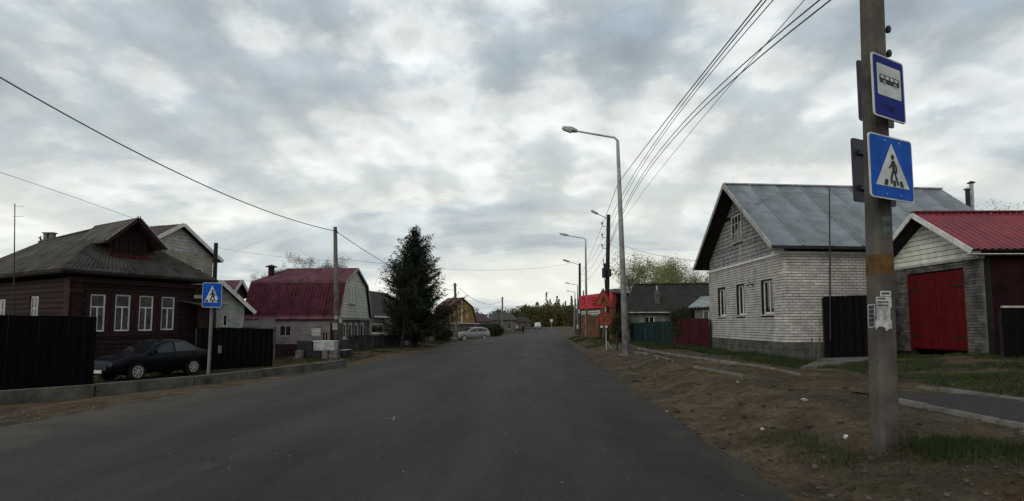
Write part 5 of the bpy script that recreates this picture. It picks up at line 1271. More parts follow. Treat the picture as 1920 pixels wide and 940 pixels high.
# lean-to roof behind that fence
P, Q = at(455, 612, 24.4), at(514, 612, 25.2); T2 = thing('lean_to', 'low grey sheet lean-to roof behind the black fence', 'lean-to', Vector((P.x, P.y, -0.4)))
roof_sheets(T2, P, Q, at(458, 601, 26.4), at(516, 598, 27.2), plinth, 2, wave(0.18, 0.012))
for q in (P, Q): m = MB(); m.tube([(q.x, q.y+0.08, -0.45), q+Vector((0, 0.08, -0.02))], 0.05, 5); m.build('prop', oldwood, T2)

# ------------------------------------------------------------------ left: maroon mansard house
def mansard(name, label, A, B, yE, yK, pxK, yA, pxA, b_end_px, mw, mg, mr, gz, ridge_px=None, roofn=6, trimm=greyframe, step=0.35, gstep=0.2, vertical=False):
    A, B = zero(A, gz), zero(B, gz); F, LN = frame_from(A, B, inward=-1); T = thing(name, label, 'house', F.o); b0 = -0.12
    CW = F.c_py(yE, 0.0, b0); aK = F.u_px(pxK, CW+2, b0); cK = F.c_py(yK, aK, b0); cA = F.c_py(yA, LN/2, b0)
    aK = max(0.55, min(aK, LN*0.3)); oh = 0.30
    FS = Frame(F.o, F.w, F.u)
    D = FS.u_px(b_end_px, CW+1)
    prof = [(0.0, CW), (aK, cK), (LN/2, cA), (LN-aK, cK), (LN, CW)]
    def gb(c):
        if c < cK: lo = aK*(c-CW)/(cK-CW)
        else: lo = aK+(LN/2-aK)*(c-cK)/(cA-cK)
        return lo+0.02, LN-lo-0.02
    m = MB(F); m.prism([(a, 0.04, c+(0.002 if c == CW else -0.06)) for a, c in prof], (0, 0.15, 0)); m.build('gable_wall', mw, T)
    if vertical:
        a = 0.05
        while a < LN-0.05:
            a1 = min(a+gstep, LN-0.05)
            def top(x):
                x = min(x, LN-x); return CW+(cK-CW)*x/aK if x < aK else cK+(cA-cK)*(x-aK)/(LN/2-aK)
            m = MB(F); h0, h1 = top(a)-0.05, top(a1-0.02)-0.05
            m.hexa([(a, 0.0, CW+0.05), (a1-0.015, 0.0, CW+0.05), (a1-0.015, 0.04, CW+0.05), (a, 0.04, CW+0.05), (a, 0.0, h0), (a1-0.015, 0.0, h1), (a1-0.015, 0.04, h1), (a, 0.04, h0)]); m.build('plank', mg, T); a += gstep
    else: planks(F, T, gb, CW+0.04, cA-0.1, mg, gstep, 0.025, 0.04)
    eD = D; rD = FS.u_px(ridge_px, cA) if ridge_px else D
    for s in (0, 1):
        X = (lambda a: a) if s == 0 else (lambda a: LN-a)
        ea, ec = -0.16, CW-0.12
        P0, P1 = F((X(ea), b0, ec)), F((X(ea), eD, ec)); K0, K1 = F((X(aK), b0, cK)), F((X(aK), eD, cK)); T0, T1 = F((LN/2, b0, cA)), F((LN/2, rD, cA))
        slab(T, 'roof_deck', mortar, [P0, P1, K1, K0], 0.06); slab(T, 'roof_deck', mortar, [K0, K1, T1, T0], 0.06)
        if s == 0:
            roof_sheets(T, P0, P1, K0, K1, mr, roofn, wave(0.21, 0.032, 6), step=step, lift=0.03); roof_sheets(T, K0, K1, T0, T1, mr, roofn, wave(0.21, 0.032, 6), step=step, lift=0.03)
            beam(T, 'knee_flashing', mr, K0+Vector((0, 0, 0.03)), K1+Vector((0, 0, 0.03)), 0.16, 0.05)
        else:
            roof_sheets(T, P1, P0, K1, K0, mr, roofn, wave(0.21, 0.032, 6), step=step, lift=0.03); roof_sheets(T, K1, K0, T1, T0, mr, roofn, wave(0.21, 0.032, 6), step=step, lift=0.03)
        beam(T, 'bargeboard', trimm, P0-F.w*0.02, K0-F.w*0.02, 0.03, 0.14); beam(T, 'bargeboard', trimm, K0-F.w*0.021, T0-F.w*0.021, 0.03, 0.14)
    if ridge_px: slab(T, 'roof_hip', mr, [F((aK, eD, cK)), F((LN-aK, eD, cK)), F((LN/2, rD, cA))], 0.06)
    beam(T, 'ridge_cap', mr, F((LN/2, b0, cA+0.05)), F((LN/2, rD, cA+0.05)), 0.2, 0.05)
    return T, F, FS, LN, CW, D, cA
GZ = -0.15
T, F, FS, LN, CW, D, cA = mansard('mansard_house', 'house with maroon tile mansard roof and pale brick gable facing the road', at(634, 650, 31), at(692, 650, 36.6), 596, 529, 650, 505, 668, 455, mauvebrick, creamplank, tileroof, GZ, ridge_px=497, roofn=6)
def px_win(FF, pa, pb, yt, yb, c=1.2):
    a, b = sorted((FF.u_px(pa, c), FF.u_px(pb, c))); return (a, b, FF.c_py(yb, (a+b)/2), FF.c_py(yt, (a+b)/2))
fw_ = [px_win(F, a, b, t, u) for a, b, t, u in ((643.5, 650, 605, 635), (653.5, 661, 605, 635), (665, 672, 605, 634), (676, 682.5, 605, 633))]
wall(F, 'wall', greywall, T, 0, LN, -0.3, CW, fw_, 0.2)
for w in fw_: window(F, T, *w, inset=0.03, fw=0.13, mull=(), sill=0.06)
m = MB(F); m.box(-0.08, LN+0.08, -0.08, 0.0, CW-0.12, CW+0.03); m.build('gable_trim', greyframe, T)
m = MB(F); m.box(LN-0.28, LN-0.02, -0.14, -0.001, -0.3, CW-0.13); m.build('corner_pillar', creamwall, T)
gw = px_win(F, 655.5, 666.5, 540, 569, 3.5); window(F, T, *gw, inset=-0.03, fw=0.09, mull=(0.5,), sill=0.08)
sw_ = [px_win(FS, 546, 523, 610, 631), px_win(FS, 615.5, 603, 622, 640), px_win(FS, 628, 619, 606, 648)]
lat = px_win(FS, 601, 583.5, 615.5, 630.5)
wall(FS, 'wall', mauvebrick, T, 0.21, D, -0.3, CW, sw_+[lat], 0.2)
window(FS, T, *sw_[0], inset=0.03, fw=0.06, mull=(0.48,), mframe=greyframe); window(FS, T, *sw_[1], inset=0.05, fw=0.06, mull=(0.5,), mframe=greyframe)
a, b, c, d = sw_[2]; m = MB(FS); m.box(a, b, 0.05, 0.1, -0.3, d); m.build('door', redtrim, T)
m = MB(FS); a, b, c, d = lat; n = 5; rows = 4
for j in range(rows):
    for i in range(n):
        x = a+(b-a)*(i+(0.5 if j % 2 else 0))/n; zz = c+(d-c)*j/rows
        if x+(b-a)/n*0.55 <= b+0.01: m.box(x, x+(b-a)/n*0.5, 0.01, 0.1, zz, zz+(d-c)/rows*0.55)
    m.box(a, b, 0.02, 0.1, c+(d-c)*(j+0.58)/rows, c+(d-c)*(j+0.98)/rows)
m.build('brick_lattice', whitepaint, T)
wall(Frame(F((0, D, 0)), F.u, -F.w), 'wall', mauvebrick, T, 0.21, LN, -0.3, CW, [], 0.2)
q = F((LN*0.32, FS.u_px(509, cA), cA-0.9)); tp = at(509, 502, (q-CAMP).dot(FWD))
m = MB(); m.tube([Vector((tp.x, tp.y, q.z)), tp], 0.19, 10); ch = m.build('chimney', redtrim, T); m = MB(); m.tube([tp+Vector((0, 0, 0.03)), tp+Vector((0, 0, 0.06)), tp+Vector((0, 0, 0.2))], [0.38, 0.38, 0.02], 10); m.build('cowl', darkmetal, ch)
gable_house('back_annex', 'small brown gable with white edging left of the maroon roof', at(427, 640, 35), at(455, 640, 36.5), 3, 551, 526, 0.25, mat('brown_wall', (0.13, 0.095, 0.075), 0.2, 3), vary(mat('brown_plank', (0.15, 0.11, 0.085), 0.2, 4), 0.1), tileroof, gz=-0.3, roofn=2)
# low dark red fence before it
fa, fb = zero(at(458, 672, 25.5), -0.3), zero(at(562, 672, 26.8), -0.25)
sheet_fence('fence', 'low dark red fence before the maroon-roofed house', 'fence', fa, fb, at(458, 645, 25.5).z-fa.z, at(562, 646, 26.8).z-fb.z, 4, redtrim, 0.15, 0.02)
# junk by the pole: crates, metal chest, concrete blocks
def block(name, label, cat, pa, pb, yt, yb, dep, th, material, group, lid=None, rot=0.0):
    P, Q = at(pa, yb, dep), at(pb, yt, dep); T = thing(name, label, cat, Vector((P.x, P.y, P.z)), group)
    u = (Q-P); u.z = 0; u.normalize(); w = Vector((-u.y, u.x, 0)); Fk = Frame(P, u, w); L_ = (Q-P).dot(u); h = Q.z-P.z
    m = MB(Fk); m.box(0, L_, 0, th, -0.02, h*0.93 if lid else h); m.build('body', material, T, bevel=0.02)
    if lid: m = MB(Fk); m.box(-0.03, L_+0.03, -0.03, th+0.03, h*0.935, h); m.build('lid', lid, T)
    return T
g = 'boxes stacked by the concrete pole'
block('concrete_block', 'leftmost concrete block under the black crate', 'block', 553, 567, 657, 673, 25.6, 0.6, concrete, g)
block('crate', 'low black crate between the concrete blocks', 'crate', 568, 602, 658, 672, 25.8, 0.6, darkmetal, g)
block('concrete_block', 'concrete block left of the pole foot', 'block', 602.5, 614, 657, 673, 25.6, 0.6, concrete, g)
block('concrete_block', 'wider concrete block touching the pole foot', 'block', 615, 632, 658, 672, 25.7, 0.6, concrete, g)
block('crate', 'upper black crate left of the pale metal chest', 'crate', 556, 586, 640, 657, 25.9, 0.55, darkmetal, g)
block('metal_chest', 'pale grey metal chest with lid on the concrete blocks', 'chest', 587, 627, 639.5, 657, 25.9, 0.6, galv, g, lid=whitepaint)
block('crate', 'brown crate right of the concrete pole', 'crate', 639, 651, 656, 671, 26.2, 0.6, mat('crate_brown', (0.05, 0.035, 0.028), 0.3, 5), g, lid=greyframe)
# concrete pole with meter boxes
base = zero(at(632, 665, 29.0), -0.12); top = at(628.5, 426, 29.0); T = thing('utility_pole', 'pale concrete utility pole with meter boxes before the maroon-roofed house', 'utility pole', base, 'utility poles')
m = MB(); m.tube([base-Vector((0, 0, 0.3)), top], [0.17, 0.11], 8); m.build('pole', concrete, T, smooth_=True)
for (pa, pb, yt, yb) in ((625.5, 634, 606.5, 619), (638, 642.5, 599, 606), (629, 634, 593, 599)):
    P, Q = at(pa, yb, 28.8), at(pb, yt, 28.8); m = MB(); m.box(P.x, Q.x, P.y-0.16, P.y+0.02, P.z, Q.z); m.build('meter_box', greyframe, T)
m = MB(); P = at(635, 438, 28.9); m.tube([at(630, 432, 28.9), P], 0.03, 5); m.build('cable_clamp', darkmetal, T)
LP = at(631, 434, 28.95)
# ------------------------------------------------------------------ left: crossing sign with its pole, thin dark pole behind
base = zero(at(391, 694, 15.6), -0.2); T = thing('signpost', 'thin pale post of the left crossing sign', 'signpost', base)
m = MB(); m.tube([base-Vector((0, 0, 0.1)), at(399, 540, 15.6)], 0.045, 8); m.build('post', mat('pale_post', (0.24, 0.23, 0.22), 0.25, 5, streak=0.3), T)
hh = at(398, 530, 15.5).z-at(398, 576, 15.5).z
SF, T, w = place_sign('crossing_sign', 'left blue pedestrian crossing sign behind the parked sedan', 380.5, 530, 15.35, 417, 15.5, hh); crossing(SF, T, w, hh); clamp(T, SF, 0.15)
base = zero(at(396, 690, 24.5), -0.4); m = MB(); m.tube([base, at(405, 456, 24.5)], [0.11, 0.09], 7); m.build('thin_pole', tarwood, None, label='thin dark pole rising behind the left crossing sign', cat='utility pole', group='utility poles', loc=base)

# ------------------------------------------------------------------ left: brown-roofed house, walls, spruce surroundings
A, B = zero(at(694, 650, 39), -0.1), zero(at(775, 650, 48), -0.1); F, LN = frame_from(A, B, inward=-1)
T = thing('brown_roof_house', 'low house with plain brown roof half hidden by the spruce', 'house', F.o); CW = F.c_py(592, 0)
ws = [px_win(F, 697, 719, 607, 625)]
wall(F, 'wall', mauvebrick, T, 0, LN, -0.3, CW, ws, 0.2); window(F, T, *ws[0], inset=0.03, fw=0.08, mull=(0.55,), sill=0.06)
wall(Frame(F.o, F.w, F.u), 'wall', mauvebrick, T, 0.21, 5.5, -0.3, CW, [], 0.2)
cR = F.c_py(537, 0.3, 2.8)
slab(T, 'roof_slope', brownroof, [F((-0.3, -0.4, CW-0.05)), F((LN+0.3, -0.4, CW-0.05)), F((LN+0.3, 2.8, cR)), F((-0.3, 2.8, cR))], 0.1); slab(T, 'roof_slope', brownroof, [F((-0.3, 6.0, CW-0.05)), F((-0.3, 2.8, cR)), F((LN+0.3, 2.8, cR)), F((LN+0.3, 6.0, CW-0.05))], 0.1)
m = MB(F); m.prism([(0.0, 0.0, CW), (0.0, 5.5, CW), (0.0, 2.8, cR-0.15)], (0.15, 0, 0)); m.build('gable_wall', mauvebrick, T)
beam(T, 'eave_board', whitepaint, F((-0.3, -0.42, CW-0.08)), F((LN*0.4, -0.42, CW-0.08)), 0.04, 0.12)
def panel_wall(name, label, pts, n, h, material, group=None):
    A, B = Vector(pts[0]), Vector(pts[1]); T = thing(name, label, 'wall', A, group); F, LN = frame_from(A, B, inward=-1)
    for k in range(n):
        a, b = LN*k/n, LN*(k+1)/n; m = MB(F); m.box(a+0.02, b-0.02, -0.05, 0.05, -0.3, h+RND.uniform(-0.03, 0.03)); m.build('wall_panel', material, T)
        m = MB(F); m.box(a-0.06, a+0.06, -0.09, 0.09, -0.3, h+0.05); m.build('post', material, T)
mossy = vary(mat('mossy_render', (0.085, 0.085, 0.068), 0.35, 1.5, 0.95, 0.3, 20, streak=0.5), 0.25)
panel_wall('garden_wall', 'mossy grey panel wall before the brown-roofed house', (zero(at(655, 655, 30.5), -0.1), zero(at(752, 652, 35), -0.08)), 5, 0.9, mossy)
panel_wall('garden_wall', 'pale grey panel wall right of the spruce trunks', (zero(at(757, 650, 36.0), -0.05), zero(at(822, 640, 47), -0.1)), 5, 0.75, concrete)
A, B = zero(at(790, 640, 60), -0.2), zero(at(819, 640, 62), -0.3); F, LN = frame_from(A, B, inward=-1); T = thing('cream_house', 'cream walled house peeping out right of the spruce', 'house', F.o); CW = F.c_py(596, LN)
ws = [px_win(F, 796, 803, 609, 622), px_win(F, 808, 812, 607, 622)]; wall(F, 'wall', creamwall, T, 0, LN, -0.3, CW, ws, 0.2)
for w in ws: window(F, T, *w, inset=0.03, fw=0.06, mull=())
slab(T, 'roof', brownroof, [F((-0.3, -0.3, CW)), F((LN+0.3, -0.3, CW)), F((LN+0.3, 3, CW+1.2)), F((-0.3, 3, CW+1.2))], 0.1); wall(Frame(F((LN, 0, 0)), F.w, -F.u), 'wall', creamwall, T, 0.21, 4, -0.3, CW, [], 0.2)
# yellow mansard house
T, F, FS, LN, CW, D, cA = mansard('yellow_house', 'yellow boarded mansard house with maroon roof in the distance', at(838, 640, 66), at(891, 640, 70), 606, 575, 846, 559, 868, 812, greywall, yellowplank, tileroof, -0.6, roofn=4, vertical=True, gstep=0.3, trimm=brownroof)
dw = [px_win(F, 843, 850, 618, 634), px_win(F, 877, 886, 618, 632)]
wall(F, 'wall', mauvewall, T, 0, LN, -0.5, CW, dw, 0.2); wall(FS, 'wall', mauvewall, T, 0.21, D, -0.5, CW, [], 0.2)
window(F, T, *dw[0], inset=0.04, fw=0.12, mull=()); window(F, T, *dw[1], inset=0.04, fw=0.12, mull=())
for w in (px_win(F, 841, 844, 581, 597, 3), px_win(F, 874.5, 877.5, 582, 597, 3)): window(F, T, *w, inset=-0.05, fw=0.07, mull=())
m = MB(F); m.box(LN/2-0.1, LN/2+0.1, -0.05, 0.0, CW+0.05, cA-0.3); m.build('centre_batten', whitepaint, T)
m = MB(F); m.box(-0.5, LN+0.5, -0.35, 0.05, CW-0.12, CW+0.04); m.build('gable_trim', mat('pink_trim', (0.50, 0.42, 0.40), 0.15, 5), T)
# far poles
for k, (px0, px1, yt, yb, dep, mt, lab) in enumerate(((857, 853, 531, 640, 51, concrete, 'concrete pole before the yellow house'), (942, 942, 557, 634, 82, concrete, 'taller of two far poles beyond the pale car'), (935, 935, 580, 632, 84, oldwood, 'shorter far pole beside the taller one'), (905, 905, 592, 625, 100, oldwood, 'small thin pole among the far houses'))):
    base = onground(at(px0, yb, dep)); top = at(px1, yt, dep); T = thing('utility_pole', lab, 'utility pole', base, 'utility poles'); m = MB(); m.tube([base-Vector((0, 0, 0.3)), top], [0.17, 0.12], 7); m.build('pole', mt, T)
    if k < 2: m = MB(); q = base.lerp(top, 0.96); m.tube([q-RIGHT*0.25, q+RIGHT*0.25], 0.03, 4); m.build('cross_arm', darkmetal, T)
# brushwood heap by the yellow house
# far houses and fence
def far_house(label, px0, px1, yw, yr, dep, mw, mr, nw):
    A, B = zero(at(px0, 625, dep), -0.5), zero(at(px1, 625, dep+1), -0.5); F, LN = frame_from(A, B, inward=-1)
    if F.w.y < 0: F.w = -F.w
    T = thing('far_house', label, 'house', F.o, 'far houses'); CW = F.c_py(yw, LN/2); cR = F.c_py(yr, LN/2, 3)
    ws = [(LN*(k+0.6)/(nw+0.5), LN*(k+0.6)/(nw+0.5)+0.9, 0.9, CW-0.3) for k in range(nw)]; wall(F, 'wall', mw, T, 0, LN, -0.3, CW, ws, 0.2)
    for w in ws: window(F, T, *w, inset=0.03, fw=0.08, mull=(), mframe=greyframe)
    slab(T, 'roof_slope', mr, [F((-0.4, -0.4, CW)), F((LN+0.4, -0.4, CW)), F((LN-0.8, 3, cR)), F((0.8, 3, cR))], 0.12); slab(T, 'roof_slope', mr, [F((-0.4, -0.4, CW)), F((0.8, 3, cR)), F((-0.4, 6.4, CW))], 0.12); slab(T, 'roof_slope', mr, [F((LN+0.4, -0.4, CW)), F((LN+0.4, 6.4, CW)), F((LN-0.8, 3, cR))], 0.12)
    wall(Frame(F.o, F.w, F.u), 'wall', mw, T, 0.21, 6, -0.3, CW, [], 0.2); wall(Frame(F((LN, 0, 0)), F.w, -F.u), 'wall', mw, T, 0.21, 6, -0.3, CW, [], 0.2)
far_house('brown-roofed far house just right of the yellow house', 893, 920, 603, 588, 105, mauvewall, mat('far_brown_roof', (0.10, 0.06, 0.055), 0.2, 2), 2)
far_house('grey far house behind the two far poles', 922, 968, 600, 586, 120, mat('far_grey_wall', (0.16, 0.15, 0.14), 0.2, 2), mat('far_grey_roof', (0.10, 0.10, 0.09), 0.2, 2), 2)
far_house('low dark far house at the forest edge', 970, 996, 604, 594, 165, mat('far_dark_wall', (0.12, 0.09, 0.07), 0.2, 2), brownroof, 2)
fa, fb = onground(at(893, 625, 88)), onground(at(932, 625, 90)); fa.z = fb.z = -0.9
sheet_fence('fence', 'brown fence along the far left yards', 'fence', fa, fb, at(893, 607, 88).z-fa.z, at(932, 608, 90).z-fb.z, 5, vary(mat('brown_fence', (0.075, 0.055, 0.045), 0.3, 2), 0.2), 0.3, 0.03)
# ------------------------------------------------------------------ vehicles
def car(name, label, group, center, heading, paint, st, wheels, wr, glazing, scale=1.0, tall=1.0):
    """st: (x, zlow, zbelt, ztop, half width low, at belt, at top) from nose to tail"""
    center = Vector(center); h = Vector((heading[0], heading[1], 0)).normalized(); lft = Vector((-h.y, h.x, 0))
    X = lambda q: center+(h*q[0]+lft*q[1]+Vector((0, 0, q[2]*tall)))*scale
    T = thing(name, label, 'car' if name != 'small_van' else 'van', center, group)
    rings = []; m = MB(X)
    def ring(s):
        x, zl, zb, zt, wl, wb, wt = s
        half = [(wl*0.86, zl), (wl, zl+0.12), (wb*1.01, zl+(zb-zl)*0.55), (wb, zb-0.05), (wb*0.975, zb), (wt+(wb-wt)*0.12, zt-(zt-zb)*0.12), (wt*0.92, zt-0.01), (wt*0.5, zt+0.012)]
        return [(x, y, z) for y, z in half]+[(x, -y, z) for y, z in half[::-1]]
    for s in st: rings.append([m.p(q) for q in ring(s)])
    n = len(rings[0])
    for a, b in zip(rings, rings[1:]):
        for k in range(n): m.f.append([a[k], a[(k+1) % n], b[(k+1) % n], b[k]]); m.mi.append(0)
    m.f.append(rings[0][::-1]); m.f.append(rings[-1]); m.mi += [0, 0]
    body = m.build('body', paint, T, smooth_=True)
    def interp(x):
        for a, b in zip(st, st[1:]):
            if a[0] >= x >= b[0]: t = (a[0]-x)/(a[0]-b[0]+1e-9); return [p+(q-p)*t for p, q in zip(a, b)]
        return list(st[-1] if x < st[-1][0] else st[0])
    def side_pt(x, f, s, off=0.012):
        _, zl, zb, zt, wl, wb, wt = interp(x); y0, z0 = wb*0.975, zb; y1, z1 = wt+(wb-wt)*0.12, zt-(zt-zb)*0.12
        return (x, s*(y0+(y1-y0)*f+off), z0+(z1-z0)*f)
    for (xs, nm) in glazing['side']:
        for s in (1, -1):
            m = MB(X); pts = [side_pt(x, f, s) for x, f in xs]; inn = [(p[0], p[1]-s*0.02, p[2]) for p in pts]
            i = [m.p(p) for p in pts]; j = [m.p(p) for p in inn]; m.f.append(i); m.mi.append(0)
            for k in range(len(i)): m.f.append([i[k], i[(k+1) % len(i)], j[(k+1) % len(i)], j[k]]); m.mi.append(0)
            m.build(nm, glass, body)
    for (x0, x1, nm) in glazing['cross']:
        a, b = interp(x0), interp(x1); up = 0.014; sg = 1 if x0 > x1 and a[3] < b[3] else -1; m = MB(X)
        q = [(x0, a[6]*0.88, a[3]+up), (x0, -a[6]*0.88, a[3]+up), (x1, -b[6]*0.88, b[3]+up), (x1, b[6]*0.88, b[3]+up)]
        q = [(x+sg*0.012, y, z) for x, y, z in q]; i = [m.p(v) for v in q]; j = [m.p((x-sg*0.02, y, z-0.02)) for x, y, z in q]; m.f.append(i); m.mi.append(0)
        for k in range(4): m.f.append([i[k], i[(k+1) % 4], j[(k+1) % 4], j[k]]); m.mi.append(0)
        m.build(nm, glass, body)
    for x in wheels:
        for s in (1, -1):
            wb = interp(x)[5]; y1 = s*(wb+0.012); y0 = s*(wb-0.19)
            def cyl(mm, r, a, b, n=20):
                c0 = [mm.p((x+r*math.cos(2*math.pi*k/n), a, wr+r*math.sin(2*math.pi*k/n))) for k in range(n)]; c1 = [mm.p((x+r*math.cos(2*math.pi*k/n), b, wr+r*math.sin(2*math.pi*k/n))) for k in range(n)]
                for k in range(n): mm.f.append([c0[k], c0[(k+1) % n], c1[(k+1) % n], c1[k]]); mm.mi.append(0)
                mm.f.append(c0[::-1]); mm.f.append(c1); mm.mi += [0, 0]
            m = MB(X); cyl(m, wr*1.16, y0, y1-s*0.018, 22); m.build('wheel_arch', rubber, body)
            m = MB(X); cyl(m, wr, y0, y1); w = m.build('wheel', rubber, T)
            m = MB(X); cyl(m, wr*0.16, y1, y1+s*0.014, 10)
            for k in range(7):
                a = 2*math.pi*k/7; c, q = math.cos(a), math.sin(a); r0, r1, hw = wr*0.10, wr*0.64, wr*0.085
                pts = [(x+c*r0-q*hw, y1+s*0.004, wr+q*r0+c*hw), (x+c*r0+q*hw, y1+s*0.004, wr+q*r0-c*hw), (x+c*r1+q*hw*1.3, y1+s*0.004, wr+q*r1-c*hw*1.3), (x+c*r1-q*hw*1.3, y1+s*0.004, wr+q*r1+c*hw*1.3)]
                m.prism([Vector(p) for p in pts], Vector((0, s*0.012, 0)))
            nn = 20
            for k in range(nn):
                a, b = 2*math.pi*k/nn, 2*math.pi*(k+1)/nn; r0, r1 = wr*0.60, wr*0.70
                m.prism([Vector((x+r*math.cos(t), y1+s*0.003, wr+r*math.sin(t))) for r, t in ((r0, a), (r1, a), (r1, b), (r0, b))], Vector((0, s*0.014, 0)))
            m.build('rim', alloy, w)
    f = st[1]; r = st[-2]
    for s in (1, -1):
        m = MB(X); z = f[2]-0.05; m.hexa([(f[0]+0.06, s*f[5]*0.52, z-0.10), (f[0]-0.16, s*f[5]*1.0, z-0.08), (f[0]-0.25, s*f[5]*0.85, z-0.08), (f[0]-0.1, s*f[5]*0.5, z-0.1), (f[0]+0.03, s*f[5]*0.52, z+0.05), (f[0]-0.18, s*f[5]*1.005, z+0.07), (f[0]-0.25, s*f[5]*0.85, z+0.05), (f[0]-0.1, s*f[5]*0.5, z+0.05)]); m.build('headlight', lampglass, T)
        m = MB(X); z = r[2]-0.1; m.box(r[0]-0.06, r[0]+0.16, min(s*r[5]*0.72, s*r[5]*1.01), max(s*r[5]*0.72, s*r[5]*1.01), z-0.1, z+0.07); m.build('tail_light', redlens, T)
        m = MB(X); xm = glazing['mirror']; b = interp(xm); m.box(xm-0.08, xm+0.08, min(s*b[5], s*(b[5]+0.17)), max(s*b[5], s*(b[5]+0.17)), b[2]+0.0, b[2]+0.13); m.build('mirror', paint, T, bevel=0.02)
        for xd in glazing['handles']: m = MB(X); b = interp(xd); yy = s*(b[5]+0.006); m.box(xd-0.08, xd+0.08, min(yy, yy+s*0.02), max(yy, yy+s*0.02), b[2]-0.14, b[2]-0.11); m.build('door_handle', darkmetal, T)
        xs = glazing['seams']
        for xd in xs: m = MB(X); b = interp(xd); yy = s*(b[5]+0.001); m.box(xd-0.006, xd+0.006, min(yy, yy+s*0.012), max(yy, yy+s*0.012), b[1]+0.12, b[2]-0.01); m.build('door_seam', rubber, body)
    m = MB(X); z = f[1]+0.16; m.box(f[0]+0.02, f[0]+0.115, -f[5]*0.62, f[5]*0.62, z, z+0.16); m.build('grille', darkmetal, T)
    m = MB(X); m.box(f[0]+0.116, f[0]+0.128, -0.26, 0.26, z-0.10, z+0.01); m.build('number_plate', signwhite, T)
    m = MB(X); m.box(r[0]-0.12, r[0]-0.02, -r[5]*0.9, r[5]*0.9, r[1]+0.12, r[1]+0.26); m.build('rear_bumper', paint if paint != vanpaint else darkmetal, T)
    return T
sedan = [(2.10, .36, .58, .60, .58, .62, .52), (2.02, .24, .66, .70, .72, .75, .64), (1.6, .20, .80, .835, .79, .81, .68), (1.0, .20, .89, .93, .81, .825, .70), (0.82, .20, .91, .99, .81, .825, .69), (0.18, .20, .92, 1.34, .81, .825, .60), (-.15, .20, .93, 1.41, .81, .825, .60), (-.6, .20, .935, 1.42, .81, .825, .60), (-1.0, .20, .94, 1.35, .81, .825, .59), (-1.52, .20, .95, 1.08, .80, .82, .62), (-1.62, .20, .95, 1.03, .80, .815, .65), (-1.95, .25, .93, 1.0, .77, .79, .65), (-2.10, .36, .84, .88, .64, .70, .56)]
sg = {'side': [([(0.62, 0.05), (0.16, 0.86), (-0.30, 0.92), (-0.30, 0.05)], 'side_window'), ([(-0.38, 0.05), (-0.38, 0.92), (-0.92, 0.86), (-1.28, 0.10)], 'side_window')], 'cross': [(0.86, 0.20, 'windscreen'), (-1.04, -1.50, 'rear_window')], 'mirror': 0.62, 'handles': (-0.15, -1.0), 'seams': (0.66, -0.34, -1.15)}
cc_ = at(960, 608, 19.5)-RIGHT*13.6; hv = -RIGHT*math.cos(R(73))-FWD*math.sin(R(73)); wf, wr_ = cc_+hv*1.11, cc_-hv*1.11; wf.z = wr_.z = 0; hd = wf-wr_
c = (wf+wr_)/2; c.z = -0.47
car('parked_car', 'dark blue sedan parked before the wooden house', 'parked vehicles', c, hd, carpaint, sedan, (1.21, -1.21), 0.30, sg, hd.length/2.42, 1.07)
suv = [(2.2, .45, .80, .82, .62, .66, .58), (2.1, .30, .92, .97, .78, .80, .70), (1.6, .26, 1.02, 1.07, .86, .87, .74), (0.95, .26, 1.06, 1.12, .87, .88, .74), (0.25, .26, 1.08, 1.55, .87, .88, .64), (-.3, .26, 1.09, 1.65, .87, .88, .66), (-1.3, .26, 1.12, 1.64, .87, .88, .65), (-1.85, .28, 1.12, 1.52, .86, .87, .62), (-2.1, .32, 1.05, 1.15, .82, .84, .66), (-2.2, .45, .95, 1.0, .72, .76, .6)]
ug = {'side': [([(0.75, 0.05), (0.3, 0.82), (-0.35, 0.9), (-0.35, 0.05)], 'side_window'), ([(-0.43, 0.05), (-0.43, 0.9), (-1.2, 0.86), (-1.2, 0.05)], 'side_window'), ([(-1.27, 0.1), (-1.27, 0.86), (-1.7, 0.78), (-1.75, 0.3)], 'side_window')], 'cross': [(0.92, 0.28, 'windscreen'), (-1.86, -2.08, 'rear_window')], 'mirror': 0.7, 'handles': (-0.2, -1.1), 'seams': (0.72, -0.39, -1.25)}
c = at(884, 640, 62); c.z = elev(c.x, c.y)
car('parked_car', 'silver crossover parked before the yellow house', 'parked vehicles', c, -RIGHT*0.85-FWD*0.5, silverpaint, suv, (1.35, -1.35), 0.35, ug, 0.98)
van = [(2.0, .55, 1.0, 1.02, .70, .75, .66), (1.95, .42, 1.15, 1.25, .86, .90, .78), (1.85, .38, 1.25, 1.62, .92, .94, .80), (1.6, .36, 1.28, 1.95, .94, .95, .78), (1.3, .36, 1.28, 2.03, .95, .96, .76), (-1.6, .36, 1.28, 2.04, .95, .96, .76), (-1.95, .38, 1.27, 1.90, .94, .95, .76), (-2.08, .5, 1.2, 1.55, .88, .92, .74)]
vg = {'side': [([(1.45, 0.1), (1.35, 0.75), (0.7, 0.8), (0.7, 0.1)], 'side_window'), ([(0.5, 0.15), (0.5, 0.8), (-0.5, 0.8), (-0.5, 0.15)], 'side_window'), ([(-0.7, 0.15), (-0.7, 0.8), (-1.6, 0.8), (-1.6, 0.15)], 'side_window')], 'cross': [(1.93, 1.62, 'windscreen'), (-1.97, -2.05, 'rear_window')], 'mirror': 1.5, 'handles': (0.6,), 'seams': (1.5, 0.6)}
c = at(1008.5, 612, 165); c.z = road_z(c.y)+0.04
car('small_van', 'small pale van driving on the far road', 'vehicles on the road', c, -FWD*0.96-RIGHT*0.1, vanpaint, van, (1.3, -1.1), 0.36, vg, 1.0)
c = at(960, 612, 150); c.z = elev(c.x, c.y)
car('parked_car', 'tiny pale car parked by the grey far house', 'parked vehicles', c, -FWD*0.7-RIGHT*0.5, vanpaint, suv, (1.35, -1.35), 0.35, ug, 0.95)

